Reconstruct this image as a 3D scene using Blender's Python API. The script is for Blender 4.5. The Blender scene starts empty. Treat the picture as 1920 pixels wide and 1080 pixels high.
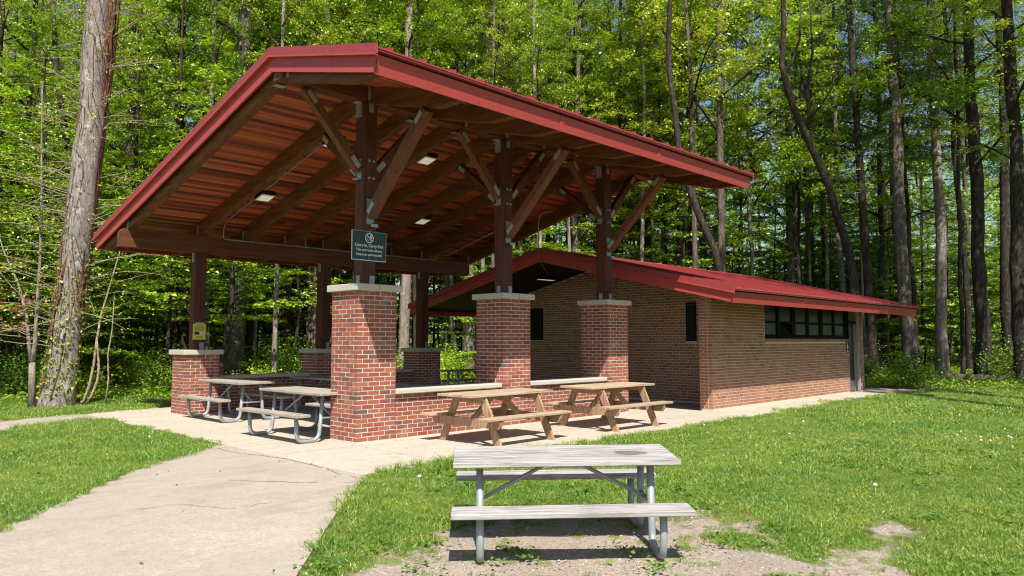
import bpy, bmesh, math, random
import numpy as np
from mathutils import Vector, Matrix, noise as mnoise
from mathutils.geometry import delaunay_2d_cdt

scene = bpy.context.scene
COL = scene.collection
RAD = math.radians

# ------------------------------------------------------------------ camera
CAM = Vector((-6.6045, -9.6742, 1.5269))
TH, PITCH = math.pi / 4 - 0.0102, 0.0711
FW = Vector((math.cos(TH) * math.cos(PITCH), math.sin(TH) * math.cos(PITCH), math.sin(PITCH)))
RT = Vector((math.sin(TH), -math.cos(TH), 0.0))
UP = RT.cross(FW)
cam_data = bpy.data.cameras.new('camera')
cam_data.sensor_width = 36.0
cam_data.lens = 1392.08 / 1920 * 36.0
cam_data.clip_start = 0.05
cam_data.clip_end = 1500.0
cam = bpy.data.objects.new('camera', cam_data)
COL.objects.link(cam)
M = Matrix.Identity(4)
for i in range(3):
    M[i][0], M[i][1], M[i][2], M[i][3] = RT[i], UP[i], -FW[i], CAM[i]
cam.matrix_world = M
scene.camera = cam

# ------------------------------------------------------------------ sky + sun
SUN = Vector((0.78, 1.0, -1.72)).normalized()        # direction the light travels
world = bpy.data.worlds.new('World')
scene.world = world
world.use_nodes = True
wn = world.node_tree.nodes
wl = world.node_tree.links
bg = wn['Background']
sky = wn.new('ShaderNodeTexSky')
sky.sky_type = 'NISHITA'
sky.sun_disc = False
sky.sun_elevation = math.asin(-SUN.z)
sky.sun_rotation = math.atan2(-SUN.x, -SUN.y)
sky.air_density = 1.0
sky.dust_density = 0.6
sky.ozone_density = 1.0
wl.new(sky.outputs[0], bg.inputs[0])
bg.inputs[1].default_value = 0.085
sun_data = bpy.data.lights.new('sun', 'SUN')
sun_data.energy = 4.8
sun_data.angle = RAD(0.53)
sun_data.color = (1.0, 0.955, 0.88)
sun = bpy.data.objects.new('sun', sun_data)
sun.rotation_euler = SUN.to_track_quat('-Z', 'Y').to_euler()
sun.location = (-20, -25, 45)
COL.objects.link(sun)
vs = scene.view_settings
vs.view_transform = 'Standard'
vs.look = 'None'
vs.gamma = 1.0
vs.use_curve_mapping = False
vs.exposure = 0.66
scene.render.engine = 'CYCLES'
cy = scene.cycles
cy.max_bounces = 6
cy.diffuse_bounces = 3
cy.use_adaptive_sampling = True
cy.adaptive_threshold = 0.025
cy.glossy_bounces = 3
cy.transmission_bounces = 4
cy.transparent_max_bounces = 4
cy.use_denoising = True
cy.pixel_filter_type = 'BLACKMAN_HARRIS'
cy.filter_width = 1.1
cy.sample_clamp_indirect = 6.0

# ------------------------------------------------------------------ helpers
rnd = random.Random(7)
KEEP = set()      # things whose parts are given in world coordinates


def put(o, parent=None):
    COL.objects.link(o)
    if parent is not None:
        o.parent = parent
        o.matrix_parent_inverse = Matrix.Translation(parent.location).inverted() if parent.name in KEEP else Matrix.Identity(4)
    return o


def tag(o, label=None, cat=None, group=None, kind=None):
    if label: o['label'] = label
    if cat: o['category'] = cat
    if group: o['group'] = group
    if kind: o['kind'] = kind
    return o


def empty(name, loc=(0, 0, 0), rz=0.0, label=None, cat=None, group=None, tilt=None):
    o = bpy.data.objects.new(name, None)
    o.empty_display_size = 0.2
    o.location = loc
    o.rotation_euler = (tilt[0], tilt[1], rz) if tilt else (0, 0, rz)
    COL.objects.link(o)
    return tag(o, label, cat, group)


class MB:
    """collects geometry for one mesh"""
    def __init__(self):
        self.v, self.f = [], []

    def add(self, vs, fs):
        b = len(self.v)
        self.v += [tuple(p) for p in vs]
        self.f += [tuple(b + i for i in f) for f in fs]
        return self

    def box(self, x0, x1, y0, y1, z0, z1):
        return self.add([(x0, y0, z0), (x1, y0, z0), (x1, y1, z0), (x0, y1, z0), (x0, y0, z1), (x1, y0, z1), (x1, y1, z1), (x0, y1, z1)],
                        [(3, 2, 1, 0), (4, 5, 6, 7), (0, 1, 5, 4), (1, 2, 6, 5), (2, 3, 7, 6), (3, 0, 4, 7)])

    def cbox(self, x0, x1, y0, y1, z0, z1, c=0.004):
        """box with small chamfers on all edges"""
        bm = bmesh.new()
        bmesh.ops.create_cube(bm, size=1.0)
        for v in bm.verts:
            v.co = Vector(((x0 + x1) / 2 + v.co.x * (x1 - x0), (y0 + y1) / 2 + v.co.y * (y1 - y0), (z0 + z1) / 2 + v.co.z * (z1 - z0)))
        bmesh.ops.bevel(bm, geom=bm.edges[:] + bm.verts[:], offset=c, segments=1, affect='EDGES', profile=0.5)
        bm.verts.index_update()
        self.add([v.co for v in bm.verts], [[v.index for v in f.verts] for f in bm.faces])
        bm.free()
        return self

    def prism(self, prof, axis, a, b):
        """profile (list of 2d points) extruded along axis from a to b; axis x: (y,z), y: (x,z), z: (x,y)"""
        def P(p, t):
            return {'x': (t, p[0], p[1]), 'y': (p[0], t, p[1]), 'z': (p[0], p[1], t)}[axis]
        n = len(prof)
        vs = [P(p, a) for p in prof] + [P(p, b) for p in prof]
        fs = [tuple(range(n)), tuple(range(2 * n - 1, n - 1, -1))] + [(i, i + n, (i + 1) % n + n, (i + 1) % n) for i in range(n)]
        return self.add(vs, fs)

    def bar(self, p0, p1, w, h, up=(0, 0, 1), off=0.0):
        p0, p1 = Vector(p0), Vector(p1)
        d = (p1 - p0).normalized()
        s = d.cross(Vector(up))
        if s.length < 1e-4:
            s = d.cross(Vector((0, 1, 0)))
        s.normalize()
        u = s.cross(d)
        vs = []
        for p in (p0, p1):
            for a, b in ((-1, -1), (1, -1), (1, 1), (-1, 1)):
                vs.append(p + s * (a * w / 2) + u * (b * h / 2 + off))
        return self.add(vs, [(3, 2, 1, 0), (4, 5, 6, 7), (0, 1, 5, 4), (1, 2, 6, 5), (2, 3, 7, 6), (3, 0, 4, 7)])

    def tube(self, pts, r, n=8, cap=True):
        pts = [Vector(p) for p in pts]
        rs = r if hasattr(r, '__len__') else [r] * len(pts)
        b = len(self.v)
        ref = Vector((0.31, 0.17, 0.93))
        prev = None
        for i, p in enumerate(pts):
            d = (pts[min(i + 1, len(pts) - 1)] - pts[max(i - 1, 0)])
            if d.length < 1e-9: d = Vector((0, 0, 1))
            d.normalize()
            s = d.cross(ref) if prev is None else prev - d * prev.dot(d)
            if s.length < 1e-4: s = d.cross(Vector((1, 0, 0)))
            s.normalize()
            prev = s
            u = d.cross(s)
            for k in range(n):
                a = 2 * math.pi * k / n
                self.v.append(tuple(p + (s * math.cos(a) + u * math.sin(a)) * rs[i]))
        for i in range(len(pts) - 1):
            for k in range(n):
                self.f.append((b + i * n + k, b + i * n + (k + 1) % n, b + (i + 1) * n + (k + 1) % n, b + (i + 1) * n + k))
        if cap:
            self.f.append(tuple(b + k for k in range(n - 1, -1, -1)))
            e = b + (len(pts) - 1) * n
            self.f.append(tuple(e + k for k in range(n)))
        return self

    def lathe(self, prof, n=16, c=(0, 0, 0)):
        b = len(self.v)
        for r, z in prof:
            for k in range(n):
                a = 2 * math.pi * k / n
                self.v.append((c[0] + r * math.cos(a), c[1] + r * math.sin(a), c[2] + z))
        for i in range(len(prof) - 1):
            for k in range(n):
                self.f.append((b + i * n + k, b + i * n + (k + 1) % n, b + (i + 1) * n + (k + 1) % n, b + (i + 1) * n + k))
        return self

    def mesh(self, name, mat=None, smooth=False):
        me = bpy.data.meshes.new(name)
        me.from_pydata(self.v, [], self.f)
        if mat: me.materials.append(mat)
        if smooth:
            me.polygons.foreach_set('use_smooth', [True] * len(me.polygons))
        bm = bmesh.new(); bm.from_mesh(me)
        bmesh.ops.recalc_face_normals(bm, faces=bm.faces[:])
        bm.to_mesh(me); bm.free()
        me.update()
        return me

    def build(self, name, mat, parent=None, smooth=False):
        return put(bpy.data.objects.new(name, self.mesh(name, mat, smooth)), parent)


def inst(name, me, parent, loc=(0, 0, 0), rot=(0, 0, 0), scl=None):
    o = bpy.data.objects.new(name, me)
    o.location = loc
    o.rotation_euler = rot
    if scl: o.scale = scl
    return put(o, parent)


def np_quads(name, V, mat):
    """V: (n,4,3) array of separate quads"""
    n = len(V)
    me = bpy.data.meshes.new(name)
    me.vertices.add(n * 4)
    me.vertices.foreach_set('co', V.reshape(-1).astype(np.float32))
    me.loops.add(n * 4)
    me.loops.foreach_set('vertex_index', np.arange(n * 4, dtype=np.int32))
    me.polygons.add(n)
    me.polygons.foreach_set('loop_start', np.arange(0, n * 4, 4, dtype=np.int32))
    me.materials.append(mat)
    me.update(calc_edges=True)
    return me


def at(px, depth, z=0.0):
    """world point on the plane z, at a forward depth, under photo column px"""
    d = FW + RT * ((px - 960) / 1392.08)
    t = depth
    p = CAM + d * t
    return Vector((p.x, p.y, z))


# ------------------------------------------------------------------ materials
def mat_new(name):
    m = bpy.data.materials.new(name)
    m.use_nodes = True
    nt = m.node_tree
    b = nt.nodes['Principled BSDF']
    return m, nt, b


def N(nt, t, **kw):
    n = nt.nodes.new(t)
    for k, v in kw.items():
        setattr(n, k, v)
    return n


def ramp(nt, fac, stops, interp='LINEAR'):
    r = N(nt, 'ShaderNodeValToRGB')
    r.color_ramp.interpolation = interp
    el = r.color_ramp.elements
    while len(el) < len(stops): el.new(0.5)
    for e, (p, c) in zip(el, stops):
        e.position = p
        e.color = (*c, 1.0)
    nt.links.new(fac, r.inputs[0])
    return r.outputs[0]


def noise(nt, scale, detail=4.0, rough=0.55, vec=None, dist=0.0):
    n = N(nt, 'ShaderNodeTexNoise')
    n.inputs['Scale'].default_value = scale
    n.inputs['Detail'].default_value = detail
    n.inputs['Roughness'].default_value = rough
    n.inputs['Distortion'].default_value = dist
    if vec is not None: nt.links.new(vec, n.inputs['Vector'])
    return n.outputs['Fac']


def mapping(nt, scale, coord='Object'):
    tc = N(nt, 'ShaderNodeTexCoord')
    mp = N(nt, 'ShaderNodeMapping')
    mp.inputs['Scale'].default_value = scale
    nt.links.new(tc.outputs[coord], mp.inputs['Vector'])
    return mp.outputs[0]


def wpos(nt):
    return N(nt, 'ShaderNodeNewGeometry').outputs['Position']


def mixc(nt, fac, a, b, mode='MIX'):
    m = N(nt, 'ShaderNodeMix', data_type='RGBA', blend_type=mode)
    for s, v in ((m.inputs[0], fac), (m.inputs[6], a), (m.inputs[7], b)):
        if isinstance(v, (int, float)): s.default_value = v
        elif isinstance(v, tuple): s.default_value = (*v, 1.0) if len(v) == 3 else v
        else: nt.links.new(v, s)
    return m.outputs[2]


def math_(nt, op, a, b=None, clamp=False):
    m = N(nt, 'ShaderNodeMath', operation=op)
    m.use_clamp = clamp
    for s, v in ((m.inputs[0], a), (m.inputs[1], b)):
        if v is None: continue
        if isinstance(v, (int, float)): s.default_value = v
        else: nt.links.new(v, s)
    return m.outputs[0]


def bump(nt, bsdf, h, strength=0.3, dist=0.01):
    b = N(nt, 'ShaderNodeBump')
    b.inputs['Strength'].default_value = strength
    b.inputs['Distance'].default_value = dist
    nt.links.new(h, b.inputs['Height'])
    nt.links.new(b.outputs[0], bsdf.inputs['Normal'])


def obj_random(nt):
    """a random value per object and per loose piece"""
    oi = N(nt, 'ShaderNodeObjectInfo').outputs['Random']
    isl = N(nt, 'ShaderNodeNewGeometry').outputs['Random Per Island']
    return math_(nt, 'FRACT', math_(nt, 'ADD', oi, isl))


def brick_mat(name, stops, grime):
    m, nt, b = mat_new(name)
    c = ramp(nt, obj_random(nt), stops, 'CONSTANT')
    p = wpos(nt)
    c = mixc(nt, math_(nt, 'MULTIPLY', noise(nt, 22, 5, 0.7, p), 0.55), c, grime)
    c = mixc(nt, math_(nt, 'MULTIPLY', noise(nt, 1.3, 3, 0.6, p), 0.35), c, tuple(x * 0.55 for x in stops[2][1]))
    efl = ramp(nt, noise(nt, 2.3, 6, 0.75, p), [(0.56, (0, 0, 0)), (0.74, (1, 1, 1))])
    c = mixc(nt, math_(nt, 'MULTIPLY', efl, 0.38), c, (0.62, 0.55, 0.48))
    nt.links.new(c, b.inputs['Base Color'])
    b.inputs['Roughness'].default_value = 0.85
    b.inputs['Specular IOR Level'].default_value = 0.25
    bump(nt, b, noise(nt, 90, 4, 0.7, p), 0.5, 0.004)
    return m


M_BRICK = brick_mat('brick_red', [(0.0, (0.39, 0.118, 0.068)), (0.2, (0.31, 0.085, 0.052)), (0.42, (0.43, 0.14, 0.084)), (0.62, (0.35, 0.10, 0.062)),
                                  (0.8, (0.25, 0.08, 0.056)), (0.9, (0.115, 0.090, 0.082)), (0.955, (0.2, 0.11, 0.085))], (0.22, 0.08, 0.055))
M_BRICKB = brick_mat('brick_brown', [(0.0, (0.44, 0.20, 0.115)), (0.2, (0.36, 0.155, 0.088)), (0.42, (0.47, 0.21, 0.125)), (0.62, (0.32, 0.135, 0.078)),
                                     (0.8, (0.40, 0.175, 0.108)), (0.93, (0.20, 0.105, 0.07)), (0.97, (0.25, 0.125, 0.085))], (0.24, 0.12, 0.078))


def plain(name, col, rough=0.7, metal=0.0, var=0.25, scale=6.0, bumps=0.0, bscale=60.0, spec=0.3, dark=None):
    m, nt, b = mat_new(name)
    p = wpos(nt)
    n = noise(nt, scale, 6, 0.62, p)
    c = mixc(nt, math_(nt, 'MULTIPLY', n, var * 2, True), col, dark or tuple(x * 0.6 for x in col))
    nt.links.new(c, b.inputs['Base Color'])
    b.inputs['Roughness'].default_value = rough
    b.inputs['Metallic'].default_value = metal
    b.inputs['Specular IOR Level'].default_value = spec
    if bumps: bump(nt, b, noise(nt, bscale, 5, 0.65, p), bumps, 0.006)
    return m


M_MORTAR = plain('mortar', (0.66, 0.60, 0.51), 0.95, var=0.2, scale=14, bumps=0.3, bscale=120)
M_MORTARB = plain('mortar_tan', (0.62, 0.53, 0.40), 0.95, var=0.2, scale=14, bumps=0.3, bscale=120)
M_CAP = plain('cast_stone', (0.56, 0.51, 0.42), 0.85, var=0.22, scale=5, bumps=0.15, bscale=90)


def red_metal(name, col, bands=0.0):
    m, nt, b = mat_new(name)
    p = wpos(nt)
    c = mixc(nt, math_(nt, 'MULTIPLY', noise(nt, 1.6, 4, 0.6, p), 0.5), col, tuple(x * 0.78 for x in col))
    c = mixc(nt, math_(nt, 'MULTIPLY', math_(nt, 'GREATER_THAN', noise(nt, 9, 6, 0.75, p), 0.66), 0.3), c, (0.25, 0.12, 0.10))
    mp = N(nt, 'ShaderNodeMapping'); mp.inputs['Scale'].default_value = (14, 14, 0.5)
    nt.links.new(p, mp.inputs['Vector'])
    streak = math_(nt, 'MULTIPLY', math_(nt, 'GREATER_THAN', noise(nt, 1.0, 3, 0.5, mp.outputs[0]), 0.63), 0.16)
    c = mixc(nt, streak, c, (0.13, 0.035, 0.035))
    nt.links.new(c, b.inputs['Base Color'])
    nt.links.new(math_(nt, 'ADD', math_(nt, 'MULTIPLY', noise(nt, 3, 4, 0.6, p), 0.25), 0.38), b.inputs['Roughness'])
    b.inputs['Specular IOR Level'].default_value = 0.4
    bump(nt, b, noise(nt, 2.4, 2, 0.5, p), 0.25, 0.012)
    return m


M_RED = red_metal('red_painted_steel', (0.47, 0.066, 0.056))
M_RED2 = red_metal('red_standing_seam', (0.32, 0.050, 0.048))
M_GALV = plain('galvanized_steel', (0.40, 0.43, 0.45), 0.5, 0.3, var=0.4, scale=22, dark=(0.24, 0.255, 0.265), spec=0.5)
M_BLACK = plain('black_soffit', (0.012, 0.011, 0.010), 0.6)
M_DARKFRAME = plain('dark_green_frame', (0.006, 0.009, 0.008), 0.7, spec=0.08)
M_LENS, _nt, _b = mat_new('lamp_lens')
_b.inputs['Base Color'].default_value = (0.8, 0.78, 0.66, 1)
_b.inputs['Emission Color'].default_value = (1.0, 0.93, 0.74, 1)
_b.inputs['Emission Strength'].default_value = 0.22
M_PANE, _nt, _b = mat_new('obscure_glass')
_b.inputs['Base Color'].default_value = (0.022, 0.028, 0.022, 1)
_b.inputs['Roughness'].default_value = 0.35
_b.inputs['Specular IOR Level'].default_value = 0.22
M_DOOR = plain('green_door', (0.012, 0.045, 0.042), 0.45, var=0.2, scale=3, spec=0.4)
M_WHITE = plain('white_paint', (0.78, 0.78, 0.76), 0.6, var=0.1)
M_SIGN = plain('green_sign', (0.006, 0.036, 0.03), 0.35, var=0.1, spec=0.5)
M_YELLOW = plain('yellow_card', (0.72, 0.58, 0.10), 0.6, var=0.12, scale=12)
M_INK = plain('dark_ink', (0.02, 0.025, 0.02), 0.6, var=0.1)


def wood_mat(name, c1, c2, c3, axis, rough=0.6, grain=7.0, var=1.0, coord='Object', rand=0.25, bumps=0.35, spec=0.3, cracks=0.0):
    """streaky wood, grain along axis"""
    m, nt, b = mat_new(name)
    s = {'x': (0.16, 2.6, 2.6), 'y': (2.6, 0.16, 2.6), 'z': (2.6, 2.6, 0.16)}[axis]
    v = mapping(nt, tuple(k * grain for k in s), coord)
    oi = N(nt, 'ShaderNodeObjectInfo')
    add = N(nt, 'ShaderNodeVectorMath', operation='ADD')
    cmb = N(nt, 'ShaderNodeCombineXYZ')
    sc = math_(nt, 'MULTIPLY', oi.outputs['Random'], 57.0)
    for i in range(3): nt.links.new(sc, cmb.inputs[i])
    nt.links.new(v, add.inputs[0]); nt.links.new(cmb.outputs[0], add.inputs[1])
    n = noise(nt, 1.0, 7, 0.68, add.outputs[0], 0.6)
    c = ramp(nt, n, [(0.28, c3), (0.46, c1), (0.66, c2)])
    blot = noise(nt, 0.9, 3, 0.6, mapping(nt, (1, 1, 1), coord))
    c = mixc(nt, math_(nt, 'MULTIPLY', blot, 0.45), c, c3)
    rr = obj_random(nt)
    c = mixc(nt, math_(nt, 'MULTIPLY', rr, rand), c, c3)
    if cracks:
        s2 = {'x': (1.6, 42, 42), 'y': (42, 1.6, 42), 'z': (42, 42, 1.6)}[axis]
        cn = noise(nt, 1.0, 4, 0.6, mapping(nt, s2, coord), 0.4)
        c = mixc(nt, math_(nt, 'MULTIPLY', ramp(nt, cn, [(0.55, (0, 0, 0)), (0.64, (1, 1, 1))]), cracks), c, tuple(k * 0.45 for k in c3))
        kn = noise(nt, 3.2, 5, 0.7, mapping(nt, (1, 1, 1), coord))
        c = mixc(nt, math_(nt, 'MULTIPLY', ramp(nt, kn, [(0.55, (0, 0, 0)), (0.72, (1, 1, 1))]), cracks * 0.6), c, c3)
    nt.links.new(c, b.inputs['Base Color'])
    b.inputs['Roughness'].default_value = rough
    b.inputs['Specular IOR Level'].default_value = spec
    bump(nt, b, n, bumps, 0.006)
    return m


POSTC = ((0.105, 0.033, 0.019), (0.165, 0.056, 0.030), (0.04, 0.013, 0.008))
RAFTC = ((0.165, 0.058, 0.020), (0.28, 0.105, 0.036), (0.055, 0.018, 0.007))
M_POST = wood_mat('stained_post', *POSTC, 'z')
M_BEAMX = wood_mat('stained_beam', *((0.15, 0.048, 0.020), (0.23, 0.08, 0.032), (0.06, 0.02, 0.010)), 'x', grain=5)
M_RAFT = wood_mat('stained_rafter', *RAFTC, 'y', grain=5)
M_BRACEZ = wood_mat('stained_brace', *((0.17, 0.060, 0.030), (0.26, 0.10, 0.052), (0.075, 0.026, 0.013)), 'z', grain=8)
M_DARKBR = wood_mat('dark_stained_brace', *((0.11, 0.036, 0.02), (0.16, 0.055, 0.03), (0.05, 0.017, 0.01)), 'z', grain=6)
M_GREYW = wood_mat('weathered_grey_plank', (0.46, 0.425, 0.405), (0.64, 0.61, 0.585), (0.17, 0.14, 0.125), 'x', 0.9, grain=11, rand=0.18, bumps=0.6, spec=0.15, cracks=0.75)
M_TANW = wood_mat('weathered_tan_plank', (0.53, 0.40, 0.275), (0.65, 0.52, 0.375), (0.25, 0.17, 0.105), 'x', 0.8, grain=9, rand=0.28, spec=0.2, cracks=0.55)
M_TANZ = wood_mat('tan_lumber', (0.46, 0.295, 0.185), (0.58, 0.40, 0.265), (0.20, 0.115, 0.062), 'z', 0.8, grain=9, rand=0.3, spec=0.2, cracks=0.5)
M_PALEW = wood_mat('aged_table_plank', (0.41, 0.37, 0.30), (0.52, 0.48, 0.40), (0.23, 0.19, 0.15), 'x', 0.85, grain=10, rand=0.22, spec=0.2, cracks=0.6)


def deck_mat():
    m, nt, b = mat_new('red_deck_board')
    r = obj_random(nt)
    c = ramp(nt, r, [(0.0, (0.48, 0.092, 0.030)), (0.2, (0.58, 0.125, 0.040)), (0.40, (0.33, 0.058, 0.021)), (0.56, (0.66, 0.16, 0.054)), (0.72, (0.17, 0.032, 0.013)), (0.87, (0.05, 0.014, 0.008))], 'CONSTANT')
    n = noise(nt, 1.0, 6, 0.65, mapping(nt, (0.9, 14, 14)))
    c = mixc(nt, math_(nt, 'MULTIPLY', n, 0.5), c, (0.15, 0.032, 0.014))
    nt.links.new(c, b.inputs['Base Color'])
    b.inputs['Roughness'].default_value = 0.55
    return m


M_DECK = deck_mat()


def bark_mat(name, c1, c2, c3, sc=1.0):
    m, nt, b = mat_new(name)
    v = mapping(nt, (11 * sc, 11 * sc, 2.4 * sc))
    n = noise(nt, 1.0, 7, 0.7, v, 0.8)
    c = ramp(nt, n, [(0.30, c3), (0.5, c1), (0.72, c2)])
    c = mixc(nt, math_(nt, 'MULTIPLY', noise(nt, 0.8, 4, 0.6, wpos(nt)), 0.4), c, c3)
    lich = math_(nt, 'MULTIPLY', math_(nt, 'GREATER_THAN', noise(nt, 3.2, 5, 0.7, wpos(nt)), 0.60), 0.35)
    c = mixc(nt, lich, c, tuple(min(1, k * 1.5 + 0.03) for k in c2))
    nt.links.new(c, b.inputs['Base Color'])
    b.inputs['Roughness'].default_value = 0.95
    b.inputs['Specular IOR Level'].default_value = 0.1
    bump(nt, b, n, 0.9, 0.05)
    return m


M_BARK = bark_mat('grey_bark', (0.15, 0.12, 0.10), (0.32, 0.27, 0.23), (0.035, 0.027, 0.022))
M_BARKD = bark_mat('dark_bark', (0.055, 0.044, 0.036), (0.13, 0.105, 0.085), (0.015, 0.012, 0.010))
M_BARKP = bark_mat('pale_bark', (0.30, 0.245, 0.20), (0.48, 0.41, 0.35), (0.10, 0.08, 0.065))
M_BARKV = bark_mat('mottled_bark', (0.34, 0.285, 0.245), (0.56, 0.50, 0.45), (0.11, 0.085, 0.07), 1.7)
M_VINE = bark_mat('red_brown_vine', (0.23, 0.12, 0.075), (0.36, 0.22, 0.14), (0.09, 0.045, 0.03), 3)
M_TWIG = bark_mat('tan_twig', (0.46, 0.38, 0.26), (0.60, 0.52, 0.38), (0.27, 0.21, 0.13), 3)


def leaf_mat(name, c_dark, c_mid, c_lite, trans=0.34, big=0.5):
    m, nt, b = mat_new(name)
    nt.nodes.remove(b)
    out = nt.nodes['Material Output']
    isl = N(nt, 'ShaderNodeNewGeometry').outputs['Random Per Island']
    oi = N(nt, 'ShaderNodeObjectInfo').outputs['Random']
    p = wpos(nt)
    f = math_(nt, 'ADD', math_(nt, 'MULTIPLY', isl, 0.45), math_(nt, 'MULTIPLY', oi, 0.30))
    f = math_(nt, 'ADD', f, math_(nt, 'MULTIPLY', noise(nt, 0.55, 3, 0.6, p), big))
    c = ramp(nt, f, [(0.15, c_dark), (0.55, c_mid), (0.95, c_lite)])
    d = N(nt, 'ShaderNodeBsdfDiffuse')
    t = N(nt, 'ShaderNodeBsdfTranslucent')
    g = N(nt, 'ShaderNodeBsdfGlossy')
    g.inputs['Roughness'].default_value = 0.45
    g.inputs['Color'].default_value = (0.9, 0.9, 0.9, 1)
    nt.links.new(c, d.inputs['Color'])
    tc = mixc(nt, 1.0, c, (1.0, 1.0, 0.55), 'MULTIPLY')
    nt.links.new(tc, t.inputs['Color'])
    mx = N(nt, 'ShaderNodeMixShader'); mx.inputs[0].default_value = trans
    nt.links.new(d.outputs[0], mx.inputs[1]); nt.links.new(t.outputs[0], mx.inputs[2])
    m2 = N(nt, 'ShaderNodeMixShader'); m2.inputs[0].default_value = 0.06
    nt.links.new(mx.outputs[0], m2.inputs[1]); nt.links.new(g.outputs[0], m2.inputs[2])
    nt.links.new(m2.outputs[0], out.inputs['Surface'])
    return m


M_LEAF = leaf_mat('maple_leaf', (0.085, 0.19, 0.012), (0.26, 0.44, 0.020), (0.54, 0.68, 0.055))
M_LEAFY = leaf_mat('spring_leaf', (0.12, 0.20, 0.018), (0.34, 0.46, 0.03), (0.58, 0.67, 0.08))
M_LEAFD = leaf_mat('deep_green_leaf', (0.06, 0.14, 0.014), (0.16, 0.29, 0.02), (0.32, 0.45, 0.04))
M_NEEDLE = leaf_mat('pine_needle', (0.03, 0.065, 0.018), (0.06, 0.12, 0.026), (0.10, 0.17, 0.035), 0.25)
M_DEADLEAF = leaf_mat('dead_leaf', (0.22, 0.075, 0.03), (0.36, 0.13, 0.06), (0.46, 0.2, 0.10), 0.3)
M_GRASS = leaf_mat('grass_blade', (0.06, 0.165, 0.014), (0.15, 0.295, 0.024), (0.37, 0.43, 0.06), 0.3, 0.6)

# ------------------------------------------------------------------ ground shape
def smooth(a, b, x):
    t = np.clip((x - a) / (b - a), 0, 1)
    return t * t * (3 - 2 * t)


def ground_z(x, y):
    x, y = np.asarray(x, float), np.asarray(y, float)
    s = (x + 1.68) * 0.68 + (y + 5.46) * 0.73
    g = -0.17 + 0.045 * s
    g = np.where(g > -0.05, -0.05 + 0.0 * g, g)
    g = np.where(g < -0.24, -0.24 + 0.15 * (g + 0.24), g)
    g = np.maximum(g, -0.34)
    k = smooth(-4.9, -2.6, y)
    g = g * (1 - k) - 0.014 * k
    # right lawn rises gently to slab level and the island sits just above the path
    r = np.hypot(x - 3, y - 2)
    far = smooth(22, 60, r)
    g = g + far * (0.25 * np.sin(x * 0.11 + 1.3) * np.cos(y * 0.09) + 0.25)
    return g


SLAB_X0 = -1.66
slab_poly = [(-1.66, -2.42), (-0.6, -2.40), (1.0, -2.45), (3.6, -2.62), (8.4, -2.60), (13.6, -2.45), (17.2, -2.75), (19.0, -3.0), (19.0, -1.0), (17.6, -0.6), (17.6, 8.05), (-1.1, 8.05), (-1.66, 7.6)]
path_main = [(-1.66, 1.25), (-2.05, 0.93), (-2.6, 0.47), (-3.46, -0.34), (-4.44, -1.57), (-5.11, -2.36), (-7.6, -5.3), (-11.0, -9.4), (-15, -14.5),
             (-12.2, -16.2), (-8.4, -10.4), (-5.2, -6.35), (-3.98, -4.92), (-3.56, -4.47), (-2.98, -3.88), (-1.95, -2.82), (-1.66, -2.55), (-1.66, -0.6)]
path_left = [(-1.66, 7.6), (-1.75, 8.0), (-2.3, 7.75), (-3.3, 7.25), (-6, 5.75), (-12, 2.2), (-24, -5), (-25, -2.8 - 4.6), (-12.6, 0.2), (-6.2, 3.95), (-3.6, 5.45), (-2.68, 5.98), (-1.98, 6.3), (-1.66, 6.3)]


def inside(poly, x, y):
    x, y = np.asarray(x, float), np.asarray(y, float)
    r = np.zeros(x.shape, bool)
    n = len(poly)
    for i in range(n):
        (x1, y1), (x2, y2) = poly[i], poly[(i + 1) % n]
        c = ((y1 > y) != (y2 > y)) & (x < (x2 - x1) * (y - y1) / ((y2 - y1) if y2 != y1 else 1e-9) + x1)
        r ^= c
    return r


def fbm(x, y, sc, seed=0):
    x, y = np.asarray(x, float), np.asarray(y, float)
    out = np.empty(x.size)
    xs, ys = x.ravel(), y.ravel()
    for i in range(x.size):
        out[i] = mnoise.fractal(Vector((xs[i] * sc + seed, ys[i] * sc - seed, seed * 1.7)), 1.0, 2.0, 4)
    return out.reshape(x.shape)


def dirt_mask(x, y, nz):
    d = np.hypot((x + 2.0) / 1.75, (y + 6.2) / 1.65)
    d2 = np.hypot((x + 3.25) / 1.1, (y + 5.35) / 0.95)
    d3 = np.hypot((x - 0.9) / 1.1, (y + 7.3) / 0.55)
    d4 = np.hypot((x + 0.7) / 1.5, (y + 7.5) / 0.9)
    m = np.maximum.reduce([1.12 - d, 1.08 - d2, 0.16 - 0.42 * d3, 0.72 - d4])
    return np.clip(m * 1.5 + nz * 0.85, 0, 1)


def depth_of(x, y):
    return (np.asarray(x) - CAM.x) * FW.x + (np.asarray(y) - CAM.y) * FW.y


def forest_mask(x, y):
    dp = depth_of(x, y)
    lat = (np.asarray(x) - CAM.x) * RT.x + (np.asarray(y) - CAM.y) * RT.y
    edge = np.where(lat < -4, 17.6, 21.5)
    return smooth(0, 2.5, dp - edge)


# ground sheet: fine in front, coarse towards the horizon
def warp(n, fine, ext, c):
    t = np.linspace(-1, 1, n)
    return c + np.sign(t) * (np.abs(t) * fine + (np.abs(t) ** 6) * (ext - fine))


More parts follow.
